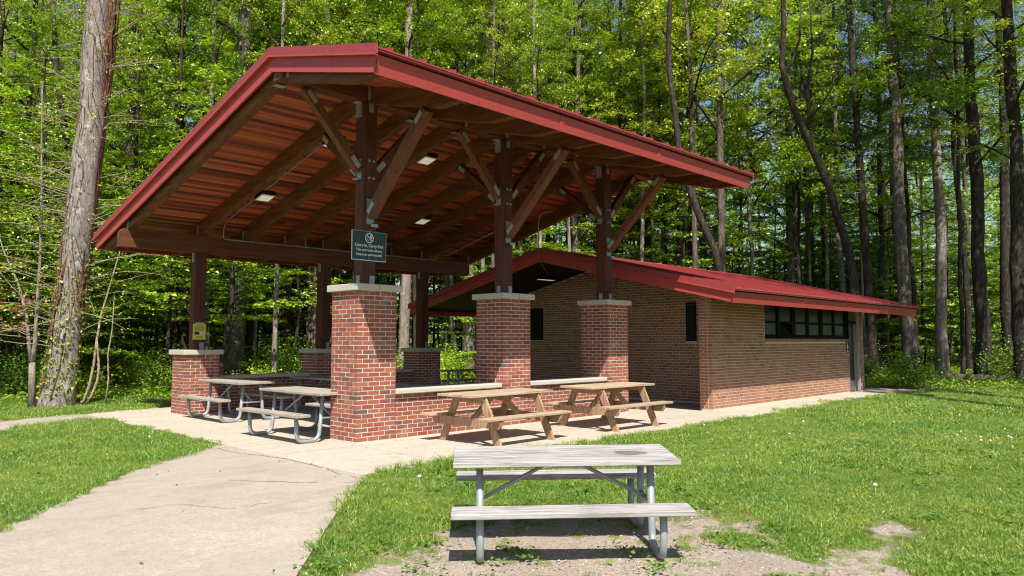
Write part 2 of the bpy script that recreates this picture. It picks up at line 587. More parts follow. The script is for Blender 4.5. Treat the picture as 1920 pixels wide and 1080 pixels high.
gx = warp(241, 16, 420, 0.5)
gy = warp(241, 16, 420, -2.0)
GX, GY = np.meshgrid(gx, gy, indexing='ij')
GZ = ground_z(GX, GY)
near = (np.abs(GX) < 20) & (np.abs(GY) < 20)
nz1 = fbm(GX, GY, 0.9, 3)
nz2 = fbm(GX, GY, 3.5, 9)
GZ = GZ + np.where(near, nz2 * 0.012, 0)
GZ = np.where(inside(slab_poly, GX, GY) | inside(path_main, GX, GY) | inside(path_left, GX, GY), GZ - 0.012, GZ)
DIRT = dirt_mask(GX, GY, nz1 + 0.4 * nz2)
FOREST = np.clip(forest_mask(GX, GY) + 0.25 * nz1, 0, 1)
n = len(gx)
idx = np.arange(n * n).reshape(n, n)
Fq = np.stack([idx[:-1, :-1], idx[1:, :-1], idx[1:, 1:], idx[:-1, 1:]], -1).reshape(-1, 4)
gme = bpy.data.meshes.new('ground')
gme.from_pydata(np.stack([GX, GY, GZ], -1).reshape(-1, 3).tolist(), [], Fq.tolist())
gme.polygons.foreach_set('use_smooth', [True] * len(gme.polygons))
for nm, arr in (('dirt', DIRT), ('forest', FOREST)):
    a = gme.attributes.new(nm, 'FLOAT', 'POINT')
    a.data.foreach_set('value', arr.ravel().astype(np.float32))


def ground_mat():
    m, nt, b = mat_new('lawn_soil')
    p = wpos(nt)
    ad = N(nt, 'ShaderNodeAttribute'); ad.attribute_name = 'dirt'
    af = N(nt, 'ShaderNodeAttribute'); af.attribute_name = 'forest'
    lawn = ramp(nt, noise(nt, 2.2, 6, 0.65, p), [(0.3, (0.06, 0.095, 0.02)), (0.5, (0.12, 0.155, 0.03)), (0.72, (0.26, 0.23, 0.08))])
    dn = noise(nt, 30, 8, 0.8, p)
    dirt = ramp(nt, dn, [(0.28, (0.13, 0.10, 0.08)), (0.45, (0.33, 0.275, 0.22)), (0.56, (0.46, 0.41, 0.35)), (0.70, (0.64, 0.61, 0.57))])
    dirt = mixc(nt, math_(nt, 'MULTIPLY', noise(nt, 2.4, 5, 0.7, p), 0.55), dirt, (0.34, 0.235, 0.165))
    lit = ramp(nt, noise(nt, 9, 7, 0.72, p), [(0.3, (0.035, 0.024, 0.014)), (0.5, (0.085, 0.055, 0.03)), (0.7, (0.19, 0.12, 0.065))])
    lit = mixc(nt, math_(nt, 'GREATER_THAN', noise(nt, 0.7, 5, 0.7, p), 0.56), lit, (0.06, 0.10, 0.018))
    e = ramp(nt, math_(nt, 'ADD', ad.outputs['Fac'], math_(nt, 'MULTIPLY', math_(nt, 'SUBTRACT', noise(nt, 7, 5, 0.7, p), 0.5), 0.9)), [(0.3, (0, 0, 0)), (0.55, (1, 1, 1))])
    c = mixc(nt, e, lawn, dirt)
    c = mixc(nt, af.outputs['Fac'], c, lit)
    nt.links.new(c, b.inputs['Base Color'])
    b.inputs['Roughness'].default_value = 0.97
    b.inputs['Specular IOR Level'].default_value = 0.08
    bump(nt, b, dn, 0.8, 0.02)
    return m


gme.materials.append(ground_mat())
ground = put(bpy.data.objects.new('ground', gme))
tag(ground, 'sunlit lawn with a bare gravelly patch, leaf litter under the trees', kind='structure')


def conc_mat(name, base, dark, grit, gritc, dark_patch=0.5, blend=None):
    m, nt, b = mat_new(name)
    p = wpos(nt)
    if blend is not None:
        # the newer pour of the apron feathers out over the older path
        sx = N(nt, 'ShaderNodeSeparateXYZ'); nt.links.new(p, sx.inputs[0])
        f = math_(nt, 'ADD', sx.outputs[0], math_(nt, 'MULTIPLY', math_(nt, 'SUBTRACT', noise(nt, 1.1, 5, 0.65, p), 0.5), 2.4))
        mr = N(nt, 'ShaderNodeMapRange'); mr.inputs[1].default_value = -4.6; mr.inputs[2].default_value = -1.9
        nt.links.new(f, mr.inputs[0])
        base = mixc(nt, mr.outputs[0], base, blend[0])
        dark = mixc(nt, mr.outputs[0], dark, blend[1])
        darkt = blend[1]
    else:
        darkt = dark
    c = mixc(nt, math_(nt, 'MULTIPLY', noise(nt, 0.8, 5, 0.62, p), dark_patch * 1.2, True), base, dark)
    mp = N(nt, 'ShaderNodeMapping'); mp.inputs['Scale'].default_value = (0.5, 1.6, 1); mp.inputs['Rotation'].default_value = (0, 0, RAD(38))
    nt.links.new(p, mp.inputs['Vector'])
    st = ramp(nt, noise(nt, 1.3, 5, 0.7, mp.outputs[0], 1.2), [(0.46, (0, 0, 0)), (0.7, (1, 1, 1))])
    c = mixc(nt, math_(nt, 'MULTIPLY', st, 0.62), c, tuple(k * 0.66 for k in darkt))
    g = noise(nt, grit, 3, 0.7, p)
    c = mixc(nt, math_(nt, 'MULTIPLY', ramp(nt, g, [(0.40, (1, 1, 1)), (0.60, (0, 0, 0))]), 0.8), c, gritc)
    sp = noise(nt, grit * 0.33, 3, 0.8, p)
    c = mixc(nt, math_(nt, 'MULTIPLY', ramp(nt, sp, [(0.54, (0, 0, 0)), (0.66, (1, 1, 1))]), 0.5), c, tuple(k * 0.6 for k in darkt))
    sq = noise(nt, 9, 6, 0.75, p)
    c = mixc(nt, math_(nt, 'MULTIPLY', ramp(nt, sq, [(0.46, (0, 0, 0)), (0.72, (1, 1, 1))]), 0.55), c, tuple(k * 0.75 for k in darkt))
    nt.links.new(c, b.inputs['Base Color'])
    b.inputs['Roughness'].default_value = 0.92
    b.inputs['Specular IOR Level'].default_value = 0.15
    bump(nt, b, g, 0.25, 0.004)
    return m


M_SLAB = conc_mat('concrete_slab', (0.56, 0.495, 0.40), (0.38, 0.325, 0.26), 150, (0.54, 0.47, 0.375), 0.5)
M_PATH = conc_mat('aggregate_path', (0.555, 0.475, 0.385), (0.345, 0.29, 0.24), 80, (0.32, 0.27, 0.22), 0.70, ((0.56, 0.495, 0.40), (0.38, 0.325, 0.26)))


def sheet(name, poly, z_fn, mat, spacing=0.5, drop=0.12, kind='structure', label=None):
    xs = [p[0] for p in poly]; ys = [p[1] for p in poly]
    pts = []
    edges = []
    n = len(poly)
    for i in range(n):
        a, b2 = Vector(poly[i]), Vector(poly[(i + 1) % n])
        k = max(1, int((b2 - a).length / spacing))
        for j in range(k): pts.append(a.lerp(b2, j / k))
    nb = len(pts)
    edges = [(i, (i + 1) % nb) for i in range(nb)]
    X, Y = np.meshgrid(np.arange(min(xs), max(xs), spacing * 1.4), np.arange(min(ys), max(ys), spacing * 1.4))
    X, Y = X.ravel(), Y.ravel()
    ok = inside(poly, X, Y)
    for x, y in zip(X[ok], Y[ok]):
        v = Vector((x, y))
        if min((v - q).length for q in pts[:nb]) > spacing * 0.5: pts.append(v)
    r = delaunay_2d_cdt(pts, edges, [], 1, 1e-4)
    vs2, fs = r[0], r[2]
    zz = z_fn(np.array([v.x for v in vs2]), np.array([v.y for v in vs2]))
    mb = MB()
    mb.add([(v.x, v.y, float(z)) for v, z in zip(vs2, zz)], fs)
    zb = z_fn(np.array([p.x for p in pts[:nb]]), np.array([p.y for p in pts[:nb]]))
    for i in range(nb):
        j = (i + 1) % nb
        p, q = pts[i], pts[j]
        mb.add([(p.x, p.y, zb[i]), (q.x, q.y, zb[j]), (q.x, q.y, zb[j] - drop), (p.x, p.y, zb[i] - drop)], [(0, 1, 2, 3)])
    o = mb.build(name, mat)
    return tag(o, label, kind=kind)


# concrete apron: a solid bed with separate panels on it, joints left open
sheet('concrete_bed', slab_poly, lambda x, y: 0 * x - 0.012, plain('joint_filler', (0.30, 0.26, 0.20), 0.95), 1.0, 0.25, label='concrete bed under the shelter and its apron')
slab_root = empty('concrete_apron', (0, 0, 0)); slab_root['kind'] = 'structure'; slab_root['label'] = 'pale concrete apron under the shelter and along the brick building'


def clip_poly(poly, nx, ny, d):
    """keep nx*x+ny*y<=d"""
    out = []
    for i in range(len(poly)):
        a, b2 = poly[i], poly[(i + 1) % len(poly)]
        da, db = nx * a[0] + ny * a[1] - d, nx * b2[0] + ny * b2[1] - d
        if da <= 0: out.append(a)
        if da * db < 0:
            t = da / (da - db)
            out.append((a[0] + (b2[0] - a[0]) * t, a[1] + (b2[1] - a[1]) * t))
    return out


jx = [-9, -0.36, 3.04, 6.09, 9.6, 13.2, 30]
jy = [-9, -0.36, 2.9, 6.17, 30]
for i in range(len(jx) - 1):
    for j in range(len(jy) - 1):
        c = slab_poly
        g = 0.005
        for nx, ny, d in ((1, 0, jx[i + 1] - g), (-1, 0, -jx[i] - g), (0, 1, jy[j + 1] - g), (0, -1, -jy[j] - g)):
            c = clip_poly(c, nx, ny, d) if len(c) > 2 else []
        if len(c) > 2:
            MB().prism(c, 'z', -0.10, 0.0).build('slab_panel', M_SLAB, slab_root)


def path_z(x, y):
    g = ground_z(x, y) + 0.014
    k = smooth(-3.4, -1.66, x)          # meets the slab flush
    return g * (1 - k) + (-0.004) * k


sheet('footpath', path_main, path_z, M_PATH, 0.45, 0.05, label='tan aggregate footpath widening toward the shelter')
sheet('side_path', path_left, path_z, M_PATH, 0.6, 0.1, label='narrow tan footpath leaving past the corner pier')

def pix_ground(px, py, z):
    d = FW + RT * ((px - 960) / 1392.08) - UP * ((py - 540) / 1392.08)
    t = (z - CAM.z) / d.z
    return CAM + d * t


M_CRACK = plain('crack_dirt', (0.25, 0.21, 0.17), 0.95)
fp = bpy.data.objects['footpath']
for line, w in (([(400, 840), (450, 851), (530, 860), (590, 874), (640, 890), (690, 903)], 0.012), ([(430, 902), (560, 906), (690, 905)], 0.010), ([(240, 960), (330, 948), (430, 955), (520, 940)], 0.006)):
    pts = [pix_ground(a, b_, -0.01) for a, b_ in line]
    fine = []
    for a, b_ in zip(pts[:-1], pts[1:]):
        for k in range(7):
            q = a.lerp(b_, k / 7); fine.append(Vector((q.x + rnd.uniform(-1, 1) * 0.02, q.y + rnd.uniform(-1, 1) * 0.02, 0)))
    mbk = MB()
    for a, b_ in zip(fine[:-1], fine[1:]):
        if rnd.random() < 0.08: continue
        nrm = Vector((-(b_ - a).y, (b_ - a).x, 0)).normalized() * w * rnd.uniform(0.35, 0.8)
        za, zb = float(path_z(np.array([a.x]), np.array([a.y]))[0]) + 0.004, float(path_z(np.array([b_.x]), np.array([b_.y]))[0]) + 0.004
        mbk.add([(a.x - nrm.x, a.y - nrm.y, za), (a.x + nrm.x, a.y + nrm.y, za), (b_.x + nrm.x, b_.y + nrm.y, zb), (b_.x - nrm.x, b_.y - nrm.y, zb)], [(0, 1, 2, 3)])
    mbk.build('crack', M_CRACK, fp)

# ================================================================== masonry
CH = 0.0677           # course height
BH, BL, BW, JT = 0.0547, 0.1914, 0.0894, 0.0130
PA = 3 * BL + BW + 3 * JT     # pier side
S_, W_ = 3.0428, 6.173
H_TALL, H_LOW = 2.2748, 1.2362


def brick_mesh(lx, ly, mat, nm):
    return MB().box(-lx / 2, lx / 2, -ly / 2, ly / 2, -BH / 2, BH / 2).mesh(nm, mat)


ME_BX = brick_mesh(BL, BW, M_BRICK, 'brick_along')
ME_BY = brick_mesh(BW, BL, M_BRICK, 'brick_across')


def brick_pier(cx, cy, h, label, show, cap_over=0.062, cap_h=0.105):
    root = empty('brick_pier', (cx, cy, 0), 0, label, 'brick pier', 'brick piers carrying the shelter')
    a = PA / 2
    MB().box(-a + 0.003, a - 0.003, -a + 0.003, a - 0.003, 0, h).build('mortar_core', M_MORTAR, root)
    nc = int(round(h / CH))
    z_off = h - nc * CH
    hidden = MB()
    rr = random.Random(int(cx * 37 + cy * 91))
    for k in range(nc + 1):
        zc = z_off + (k - 0.5) * CH
        hb = BH
        if zc < 0.02: continue
        for side in range(4):
            for i in range(3):
                s0 = -a + i * (BL + JT) + BL / 2
                if k % 2: s0 = -s0
                # side 0: -y face, 1: +x, 2: +y, 3: -x ; corner brick belongs to its start
                d = a - BW / 2
                x, y, me = [(s0, -d, ME_BX), (d, s0, ME_BY), (-s0, d, ME_BX), (-d, -s0, ME_BY)][side]
                jx_, jy_ = rr.uniform(-1, 1) * 0.0022, rr.uniform(-1, 1) * 0.0022
                vis = side in (0, 3) or (side == 1 and abs(y + a - BL / 2) < 0.01) or (side == 2 and abs(x + a - BL / 2) < 0.01)
                if vis or not show:
                    inst('brick', me, root, (x + jx_, y + jy_, zc))
                else:
                    lx, ly = (BL, BW) if side in (0, 2) else (BW, BL)
                    hidden.box(x - lx / 2, x + lx / 2, y - ly / 2, y + ly / 2, zc - BH / 2, zc + BH / 2)
    if hidden.v:
        tag(hidden.build('bricks_on_rear_faces', M_BRICK, root), kind='stuff')
    c = a + cap_over
    m = 0.004
    for x0, x1 in ((-c, -m - 0.0), (m, c)):
        MB().cbox(x0, x1, -c, c, h + 0.003, h + cap_h, 0.008).build('capstone', M_CAP, root)
    return root


TALL = [(0, 0), (S_, 0), (2 * S_, 0)]
LOW = [(0, W_), (S_, W_), (2 * S_, W_)]
tl = ['tall brick pier nearest the camera, under the green sign', 'tall brick pier in the middle of the front row', 'tall brick pier in front of the brick building']
ll = ['short brick pier at the path, under the yellow notice', 'short brick pier half hidden behind the nearest tall pier', 'short shaded brick pier at the far end of the back row']
for (x, y), l in zip(TALL, tl): brick_pier(x, y, H_TALL, l, True)
for (x, y), l in zip(LOW, ll): brick_pier(x, y, H_LOW, l, False)


def running_bond(u0, u1, z0, z1, header_every=0, phase=0, cut=None, holes=()):
    """yields (u centre, z centre, width)"""
    k = 0
    z = z0
    while z + BH <= z1 + 1e-6:
        hd = header_every and (k + phase) % header_every == 0
        w = BW if hd else BL
        u = u0 - (0 if k % 2 == 0 else (w + JT) / 2)
        while u < u1:
            a_, b_ = max(u, u0), min(u + w, u1)
            segs = [(a_, b_)]
            for hu0, hu1, hz0, hz1 in holes:
                if z + BH > hz0 and z < hz1:
                    ns = []
                    for sa, sb in segs:
                        if sb <= hu0 or sa >= hu1: ns.append((sa, sb))
                        else:
                            if sa < hu0: ns.append((sa, hu0))
                            if sb > hu1: ns.append((hu1, sb))
                    segs = ns
            for sa, sb in segs:
                if sb - sa > 0.025 and (cut is None or cut((sa + sb) / 2, z + BH)):
                    yield (sa + sb) / 2, z + BH / 2, sb - sa
            u += w + JT
        z += CH
        k += 1


_bm_cache = {}


def brick_of(w, axis, mat, thick=BW):
    key = (round(w, 3), axis, mat.name, thick)
    if key not in _bm_cache:
        _bm_cache[key] = MB().box(*( (-w / 2, w / 2, -thick / 2, thick / 2) if axis == 'x' else (-thick / 2, thick / 2, -w / 2, w / 2)), -BH / 2, BH / 2).mesh('brick', mat)
    return _bm_cache[key]


def low_wall(x0, x1, yf, yb, label, front=True):
    root = empty('low_brick_wall', ((x0 + x1) / 2, (yf + yb) / 2, 0), 0, label, 'brick wall', 'seat walls between the piers')
    cx, cy = root.location.x, root.location.y
    MB().box(x0 - cx, x1 - cx, yf + 0.003 - cy, yb - 0.003 - cy, 0, 0.70).build('mortar_core', M_MORTAR, root)
    back = MB()
    z0 = 0.70 - 11 * CH + 0.006
    for u, z, w in running_bond(x0 + 0.005, x1 - 0.005, z0, 0.70):
        if z < 0.02: continue
        inst('brick', brick_of(w, 'x', M_BRICK), root, (u - cx, yf + BW / 2 - cy, z))
        back.box(u - w / 2 - cx, u + w / 2 - cx, yb - BW - cy, yb - cy, z - BH / 2, z + BH / 2)
    tag(back.build('bricks_on_rear_face', M_BRICK, root), kind='stuff')
    n = 2
    L = (x1 - x0) / n
    for i in range(n):
        MB().cbox(x0 + i * L + 0.003 - cx, x0 + (i + 1) * L - 0.003 - cx, yf - 0.075 - cy, yb + 0.075 - cy, 0.703, 0.778, 0.012).build('coping_slab', M_CAP, root)
    return root


low_wall(PA / 2, S_ - PA / 2, -0.262, 0.02, 'sunlit low brick seat wall between the nearest and middle tall piers')
low_wall(S_ + PA / 2, 2 * S_ - PA / 2, -0.262, 0.02, 'low brick seat wall between the middle and farthest tall piers')
low_wall(PA / 2, S_ - PA / 2, W_ - 0.02, W_ + 0.262, 'shaded low brick seat wall beside the pier with the yellow notice')
low_wall(S_ + PA / 2, 2 * S_ - PA / 2, W_ - 0.02, W_ + 0.262, 'shaded low brick seat wall ending at the farthest short pier')

# ================================================================== shelter
XR0, XR1 = -1.563, 7.962
YR, ZR, YA, YB = 0.113, 5.618, -2.453, 7.736
MA_, MB_ = 0.261, 0.2527


def Rz(y):
    return ZR - MA_ * (YR - y) if y < YR else ZR - MB_ * (y - YR)


shelter = empty('picnic_shelter', (0, 0, 0), 0, 'open timber picnic shelter with a red metal gable roof on brick piers', 'picnic shelter')


def gable_roof(par, x0, x1, yr, zr, ya, yb, ma, mb, fd, seam, name='roof', seam_dy=0.51, far_a=None):
    def R(y): return zr - ma * (yr - y) if y < yr else zr - mb * (y - yr)
    th = 0.03
    roof = MB()
    # metal sheet, one slab for each slope, split under the ridge cap
    prof = [(ya - 0.065, R(ya) - 0.065 * ma + 0.092), (yr, zr + 0.092), (yb + 0.065, R(yb) - 0.065 * mb + 0.092), (yb + 0.065, R(yb) - 0.065 * mb + 0.07), (yr, zr + 0.07), (ya - 0.065, R(ya) - 0.065 * ma + 0.07)]
    for ys, ye in ((0, 1), (1, 2)):
        pf = [prof[ys], prof[ye], prof[5 - ye], prof[5 - ys]]
        roof.prism(pf, 'x', x0 + 0.004, x1 - 0.004)
    ro = roof.build(name, M_RED2, par)
    # timber/edge filler under the sheet
    fil = MB()
    fil.prism([(ya + 0.02, R(ya) + 0.066), (yr, zr + 0.066), (yr, zr - 0.02), (ya + 0.02, R(ya) - 0.02)], 'x', x0 + 0.04, x1 - 0.04)
    fil.prism([(yr, zr + 0.066), (yb - 0.02, R(yb) + 0.066), (yb - 0.02, R(yb) - 0.02), (yr, zr - 0.02)], 'x', x0 + 0.04, x1 - 0.04)
    fil.build('roof_core', M_BLACK, ro)
    # seams
    nse = int((x1 - x0 - 0.1) / seam)
    off = x0 + ((x1 - x0) - nse * seam) / 2
    for i in range(nse + 1):
        x = off + i * seam
        if x < x0 + 0.05 or x > x1 - 0.05: continue
        for (y0_, y1_) in ((ya - 0.062, yr - 0.10), (yr + 0.10, yb + 0.062)):
            zz0, zz1 = R(y0_) + 0.092, R(y1_) + 0.092
            MB().prism([(y0_, zz0 - 0.006), (y1_, zz1 - 0.006), (y1_, zz1 + 0.04), (y0_, zz0 + 0.04)], 'x', x - 0.011, x + 0.011).build('seam', M_RED2, ro)
    # ridge cap
    MB().prism([(yr - 0.17, R(yr - 0.17) + 0.135), (yr, zr + 0.14), (yr + 0.17, R(yr + 0.17) + 0.135), (yr + 0.17, R(yr + 0.17) + 0.12), (yr, zr + 0.125), (yr - 0.17, R(yr - 0.17) + 0.12)], 'x', x0 - 0.03, x1 + 0.03).build('ridge_cap', M_RED2, ro)
    # rake fascia boards and the trim over them
    for xa, sgn in ((x0, 1), (x1, -1)):
        xo, xi = xa, xa + sgn * th
        a_, b_ = min(xo, xi), max(xo, xi)
        for (p, q, shift) in ((ya, yr, 0.055), (yr, yb, -0.055)):
            lo = p if p != yr else q
            pieces = 1 if abs(q - p) < 3.5 else 3
            for i in range(pieces):
                t0, t1 = i / pieces, (i + 1) / pieces
                y0_, y1_ = p + (q - p) * t0, p + (q - p) * t1
                bsh0 = shift if (p == lo and i == 0) else 0.0
                bsh1 = shift if (q == lo and i == pieces - 1) else 0.0
                gp = 0.002
                MB().prism([(y0_ + gp, R(y0_ + gp)), (y1_ - gp, R(y1_ - gp)), (y1_ - gp + bsh1, R(y1_ + bsh1) - fd), (y0_ + gp + bsh0, R(y0_ + bsh0) - fd)], 'x', a_, b_).build('rake_fascia', M_RED, ro)
            xt0, xt1 = (xa - 0.045, xa - 0.003) if sgn > 0 else (xa + 0.003, xa + 0.045)
            e0 = -0.05 if p == ya else 0
            e1 = 0.05 if q == yb else 0
            MB().prism([(p + e0, R(p) + e0 * ma - 0.006 if e0 else R(p) - 0.006), (q + e1, R(q) - e1 * mb - 0.006 if e1 else R(q) - 0.006), (q + e1, (R(q) - e1 * mb if e1 else R(q)) + 0.125), (p + e0, (R(p) + e0 * ma if e0 else R(p)) + 0.125)], 'x', xt0, xt1).build('rake_trim', M_RED2, ro)
            # bright lower lip of the trim
            MB().prism([(p + e0, (R(p) + e0 * ma if e0 else R(p)) - 0.018), (q + e1, (R(q) - e1 * mb if e1 else R(q)) - 0.018), (q + e1, (R(q) - e1 * mb if e1 else R(q)) + 0.004), (p + e0, (R(p) + e0 * ma if e0 else R(p)) + 0.004)], 'x', xt0 - 0.012 if sgn > 0 else xt0, xt1 if sgn > 0 else xt1 + 0.012).build('trim_lip', M_RED, ro)
    # eave fascia, square to the slope, in lengths
    for ye, s in ((ya, 1), (yb, -1)):
        L = x1 - x0
        k = max(3, int(round(L / 3.1)))
        cuts = [x0 + th + 0.003] + [x0 + L * (i + rnd.uniform(-0.12, 0.12)) / k for i in range(1, k)] + [x1 - th - 0.003]
        for i in range(k):
            MB().prism([(ye, R(ye) + 0.002), (ye + s * 0.03, R(ye) + 0.01), (ye + s * 0.085, R(ye) - fd + 0.012), (ye + s * 0.055, R(ye) - fd)], 'x', cuts[i] + 0.002, cuts[i + 1] - 0.002).build('eave_fascia', M_RED, ro)
            if i:
                MB().prism([(ye - s * 0.008, R(ye) + 0.0), (ye + s * 0.001, R(ye) + 0.0), (ye + s * 0.055, R(ye) - fd - 0.003), (ye + s * 0.046, R(ye) - fd - 0.003)], 'x', cuts[i], cuts[i] + 0.09).build('fascia_lap', M_RED, ro)
        MB().prism([(ye - s * 0.055, R(ye) + 0.03), (ye - s * 0.055, R(ye) + 0.068), (ye + s * 0.02, R(ye) + 0.068), (ye + s * 0.02, R(ye) + 0.03)], 'x', x0 + 0.01, x1 - 0.01).build('eave_trim', M_RED2, ro)
    return ro


roof = gable_roof(shelter, XR0, XR1, YR, ZR, YA, YB, MA_, MB_, 0.222, 0.507)

# deck boards under the metal
deck = MB().box(XR0 + 0.05, XR1 - 0.05, YR - 0.01, YR + 0.01, ZR - 0.06, ZR - 0.035).build('roof_deck', M_DECK, shelter)
BWD = 0.0915
for (ys, ye, sg) in ((YR + 0.02, YB - 0.09, 1), (YR - 0.02, YA + 0.09, -1)):
    rows = int(abs(ye - ys) / BWD)
    for i in range(rows):
        y0_, y1_ = ys + sg * i * BWD, ys + sg * (i + 1) * BWD
        x = XR0 + 0.035
        first = True
        while x < XR1 - 0.1:
            L = rnd.uniform(1.4, 6.0) if first else rnd.uniform(3.4, 6.5)
            first = False
            xe = min(x + L, XR1 - 0.035)
            if XR1 - 0.035 - xe < 0.9: xe = XR1 - 0.035
            d = rnd.uniform(0, 0.004)
            a_, b_ = y0_ + sg * 0.003, y1_ - sg * 0.003
            MB().prism([(a_, Rz(a_) - 0.03), (b_, Rz(b_) - 0.03), (b_, Rz(b_) - 0.062 - d), (a_, Rz(a_) - 0.062 - d)], 'x', x + 0.002, xe - 0.002).build('deck_board', M_DECK, deck)
            x = xe

# rafters
RAFT_X = [XR0 + 0.17, 0.0, S_ / 3, 2 * S_ / 3, S_, 4 * S_ / 3, 5 * S_ / 3, 2 * S_, XR1 - 0.17]
RD = 0.345
for x in RAFT_X:
    hw = 0.068
    MB().prism([(0.125, Rz(0.125) - 0.068), (7.55, Rz(7.55) - 0.068), (7.55, Rz(7.55) - 0.22), (7.40, Rz(7.40) - RD), (0.125, Rz(0.125) - RD)], 'x', x - hw, x + hw).build('rafter', M_RAFT, shelter)
    MB().prism([(-0.125, Rz(-0.125) - 0.068), (-0.125, Rz(-0.125) - 0.33), (-1.76, Rz(-1.76) - 0.33), (-2.36, Rz(-2.36) - 0.19), (-2.36, Rz(-2.36) - 0.068)], 'x', x - hw, x + hw).build('short_rafter', M_RAFT, shelter)
    # steel hangers and hold-downs
    g = MB().box(x - hw - 0.006, x - hw - 0.001, 0.127, 0.20, Rz(0.15) - 0.30, Rz(0.15) - 0.09).box(x + hw + 0.001, x + hw + 0.006, 0.127, 0.20, Rz(0.15) - 0.30, Rz(0.15) - 0.09).box(x - hw - 0.006, x + hw + 0.006, 0.127, 0.26, Rz(0.2) - RD - 0.012, Rz(0.2) - RD - 0.006)
    g.build('rafter_hanger', M_GALV, shelter)
    MB().box(x - hw - 0.008, x - hw - 0.002, 6.08, 6.16, 3.60, 3.97).build('rafter_tie', M_GALV, shelter)
    MB().box(x - hw - 0.008, x - hw - 0.002, -0.20, -0.128, 5.27, 5.50).build('rafter_tie', M_GALV, shelter)
# lookouts from the first rafter out to the rake
for ys in [-1.9, -1.1, -0.4] + [0.9 + i * 0.85 for i in range(8)]:
    MB().box(XR0 + 0.032, XR0 + 0.10, ys - 0.02, ys + 0.02, Rz(ys) - 0.17, Rz(ys) - 0.07).build('lookout', M_BEAMX, shelter)

MB().prism([(-0.12, 5.262), (0.12, 5.262), (0.12, 5.51), (-0.12, 5.50)], 'x', XR0 + 0.035, XR1 - 0.1).build('ridge_beam', M_BEAMX, shelter)
lb = MB().prism([(-1.60, 3.40), (7.69, 3.40), (7.69, 3.75), (7.67, 3.768), (-1.54, 3.768), (-1.60, 3.70)], 'y', W_ - 0.12, W_ + 0.12)
lb.build('eave_beam', M_BEAMX, shelter)
MB().box(XR0 + 0.035, XR1 - 0.035, 7.52, 7.556, Rz(7.54) - 0.21, Rz(7.54) - 0.07).build('eave_blocking', M_BEAMX, shelter)

PW = 0.12
for (x, y) in TALL:
    p = MB().cbox(x - PW, x + PW, y - PW, y + PW, H_TALL + 0.107, 5.26, 0.008).build('post', M_POST, shelter)
    zb = H_TALL + 0.106
    MB().box(x + 0.005, x + 0.095, y - PW - 0.008, y - PW - 0.001, zb, zb + 0.15).build('base_strap', M_GALV, p)
    MB().box(x - PW - 0.008, x - PW - 0.001, y - 0.045, y + 0.045, zb, zb + 0.15).build('base_strap', M_GALV, p)
    bl = MB()
    for dx in (-0.035, 0.045):
        for z in (4.32, 4.05):
            bl.tube([(x + dx, y - PW - 0.03, z), (x + dx, y - PW, z)], 0.019, 8)
    bl.build('bolt_heads', M_GALV, p)
    MB().box(x - PW - 0.04, x - PW - 0.002, y - 0.06, y + 0.06, 5.02, 5.25).build('post_cap_plate', M_GALV, p)
    MB().box(x - PW - 0.11, x - PW - 0.04, y - 0.06, y + 0.06, 5.235, 5.25).build('post_cap_plate', M_GALV, p)
    MB().box(x - 0.045, x + 0.045, y - PW - 0.010, y - PW - 0.003, 5.10, 5.46).build('post_cap_plate', M_GALV, p)

    def brace(p0, p1, w, h, up, mat, nm='brace'):
        b_ = MB().bar(p0, p1, w, h, up).build(nm, mat, shelter)
        d = (Vector(p1) - Vector(p0)).normalized()
        s = d.cross(Vector(up)).normalized()
        u = s.cross(d)
        for q, e in ((Vector(p0), 1), (Vector(p1), -1)):
            for sd in (-1, 1):
                c0 = q + d * (e * 0.05) + u * (sd * (h / 2 + 0.004))
                MB().bar(c0, c0 + d * (e * 0.2), w * 0.6, 0.006, up).build('brace_plate', M_GALV, b_)
        return b_
    brace((x - PW - 0.015, y, 4.17), (x - 1.10, y, 5.235), 0.13, 0.13, (0, 1, 0), M_BRACEZ)
    brace((x + PW + 0.015, y, 4.17), (x + 1.10, y, 5.235), 0.13, 0.13, (0, 1, 0), M_DARKBR)
    brace((x, y + PW + 0.015, 4.12), (x, y + 1.22, Rz(1.22) - RD - 0.02), 0.13, 0.13, (1, 0, 0), M_DARKBR)
    brace((x, y - PW - 0.02, 3.46), (x, y - 1.50, Rz(-1.50) - 0.36), 0.13, 0.16, (1, 0, 0), M_BRACEZ)
    # steel angle seats at the foot of the long brace
    MB().box(x - 0.065, x + 0.065, y - PW - 0.13, y - PW - 0.002, 3.32, 3.335).box(x - 0.065, x + 0.065, y - PW - 0.012, y - PW - 0.002, 3.33, 3.72).box(x - 0.065, x + 0.065, y - PW - 0.13, y - PW - 0.122, 3.27, 3.335).build('brace_seat', M_GALV, p)
    MB().box(x - PW - 0.09, x - PW - 0.002, y - 0.06, y + 0.06, 4.02, 4.035).box(x - PW - 0.012, x - PW - 0.002, y - 0.06, y + 0.06, 4.02, 4.35).build('brace_seat', M_GALV, p)

for (x, y) in LOW:
    p = MB().cbox(x - PW, x + PW, y - PW, y + PW, H_LOW + 0.107, 3.399, 0.008).build('post', M_POST, shelter)
    zb = H_LOW + 0.106
    MB().box(x + 0.01, x + 0.10, y - PW - 0.008, y - PW - 0.001, zb, zb + 0.15).build('base_strap', M_GALV, p)
    MB().box(x - PW - 0.010, x - PW - 0.002, y - 0.05, y + 0.05, 3.20, 3.41).build('post_cap_plate', M_GALV, p)

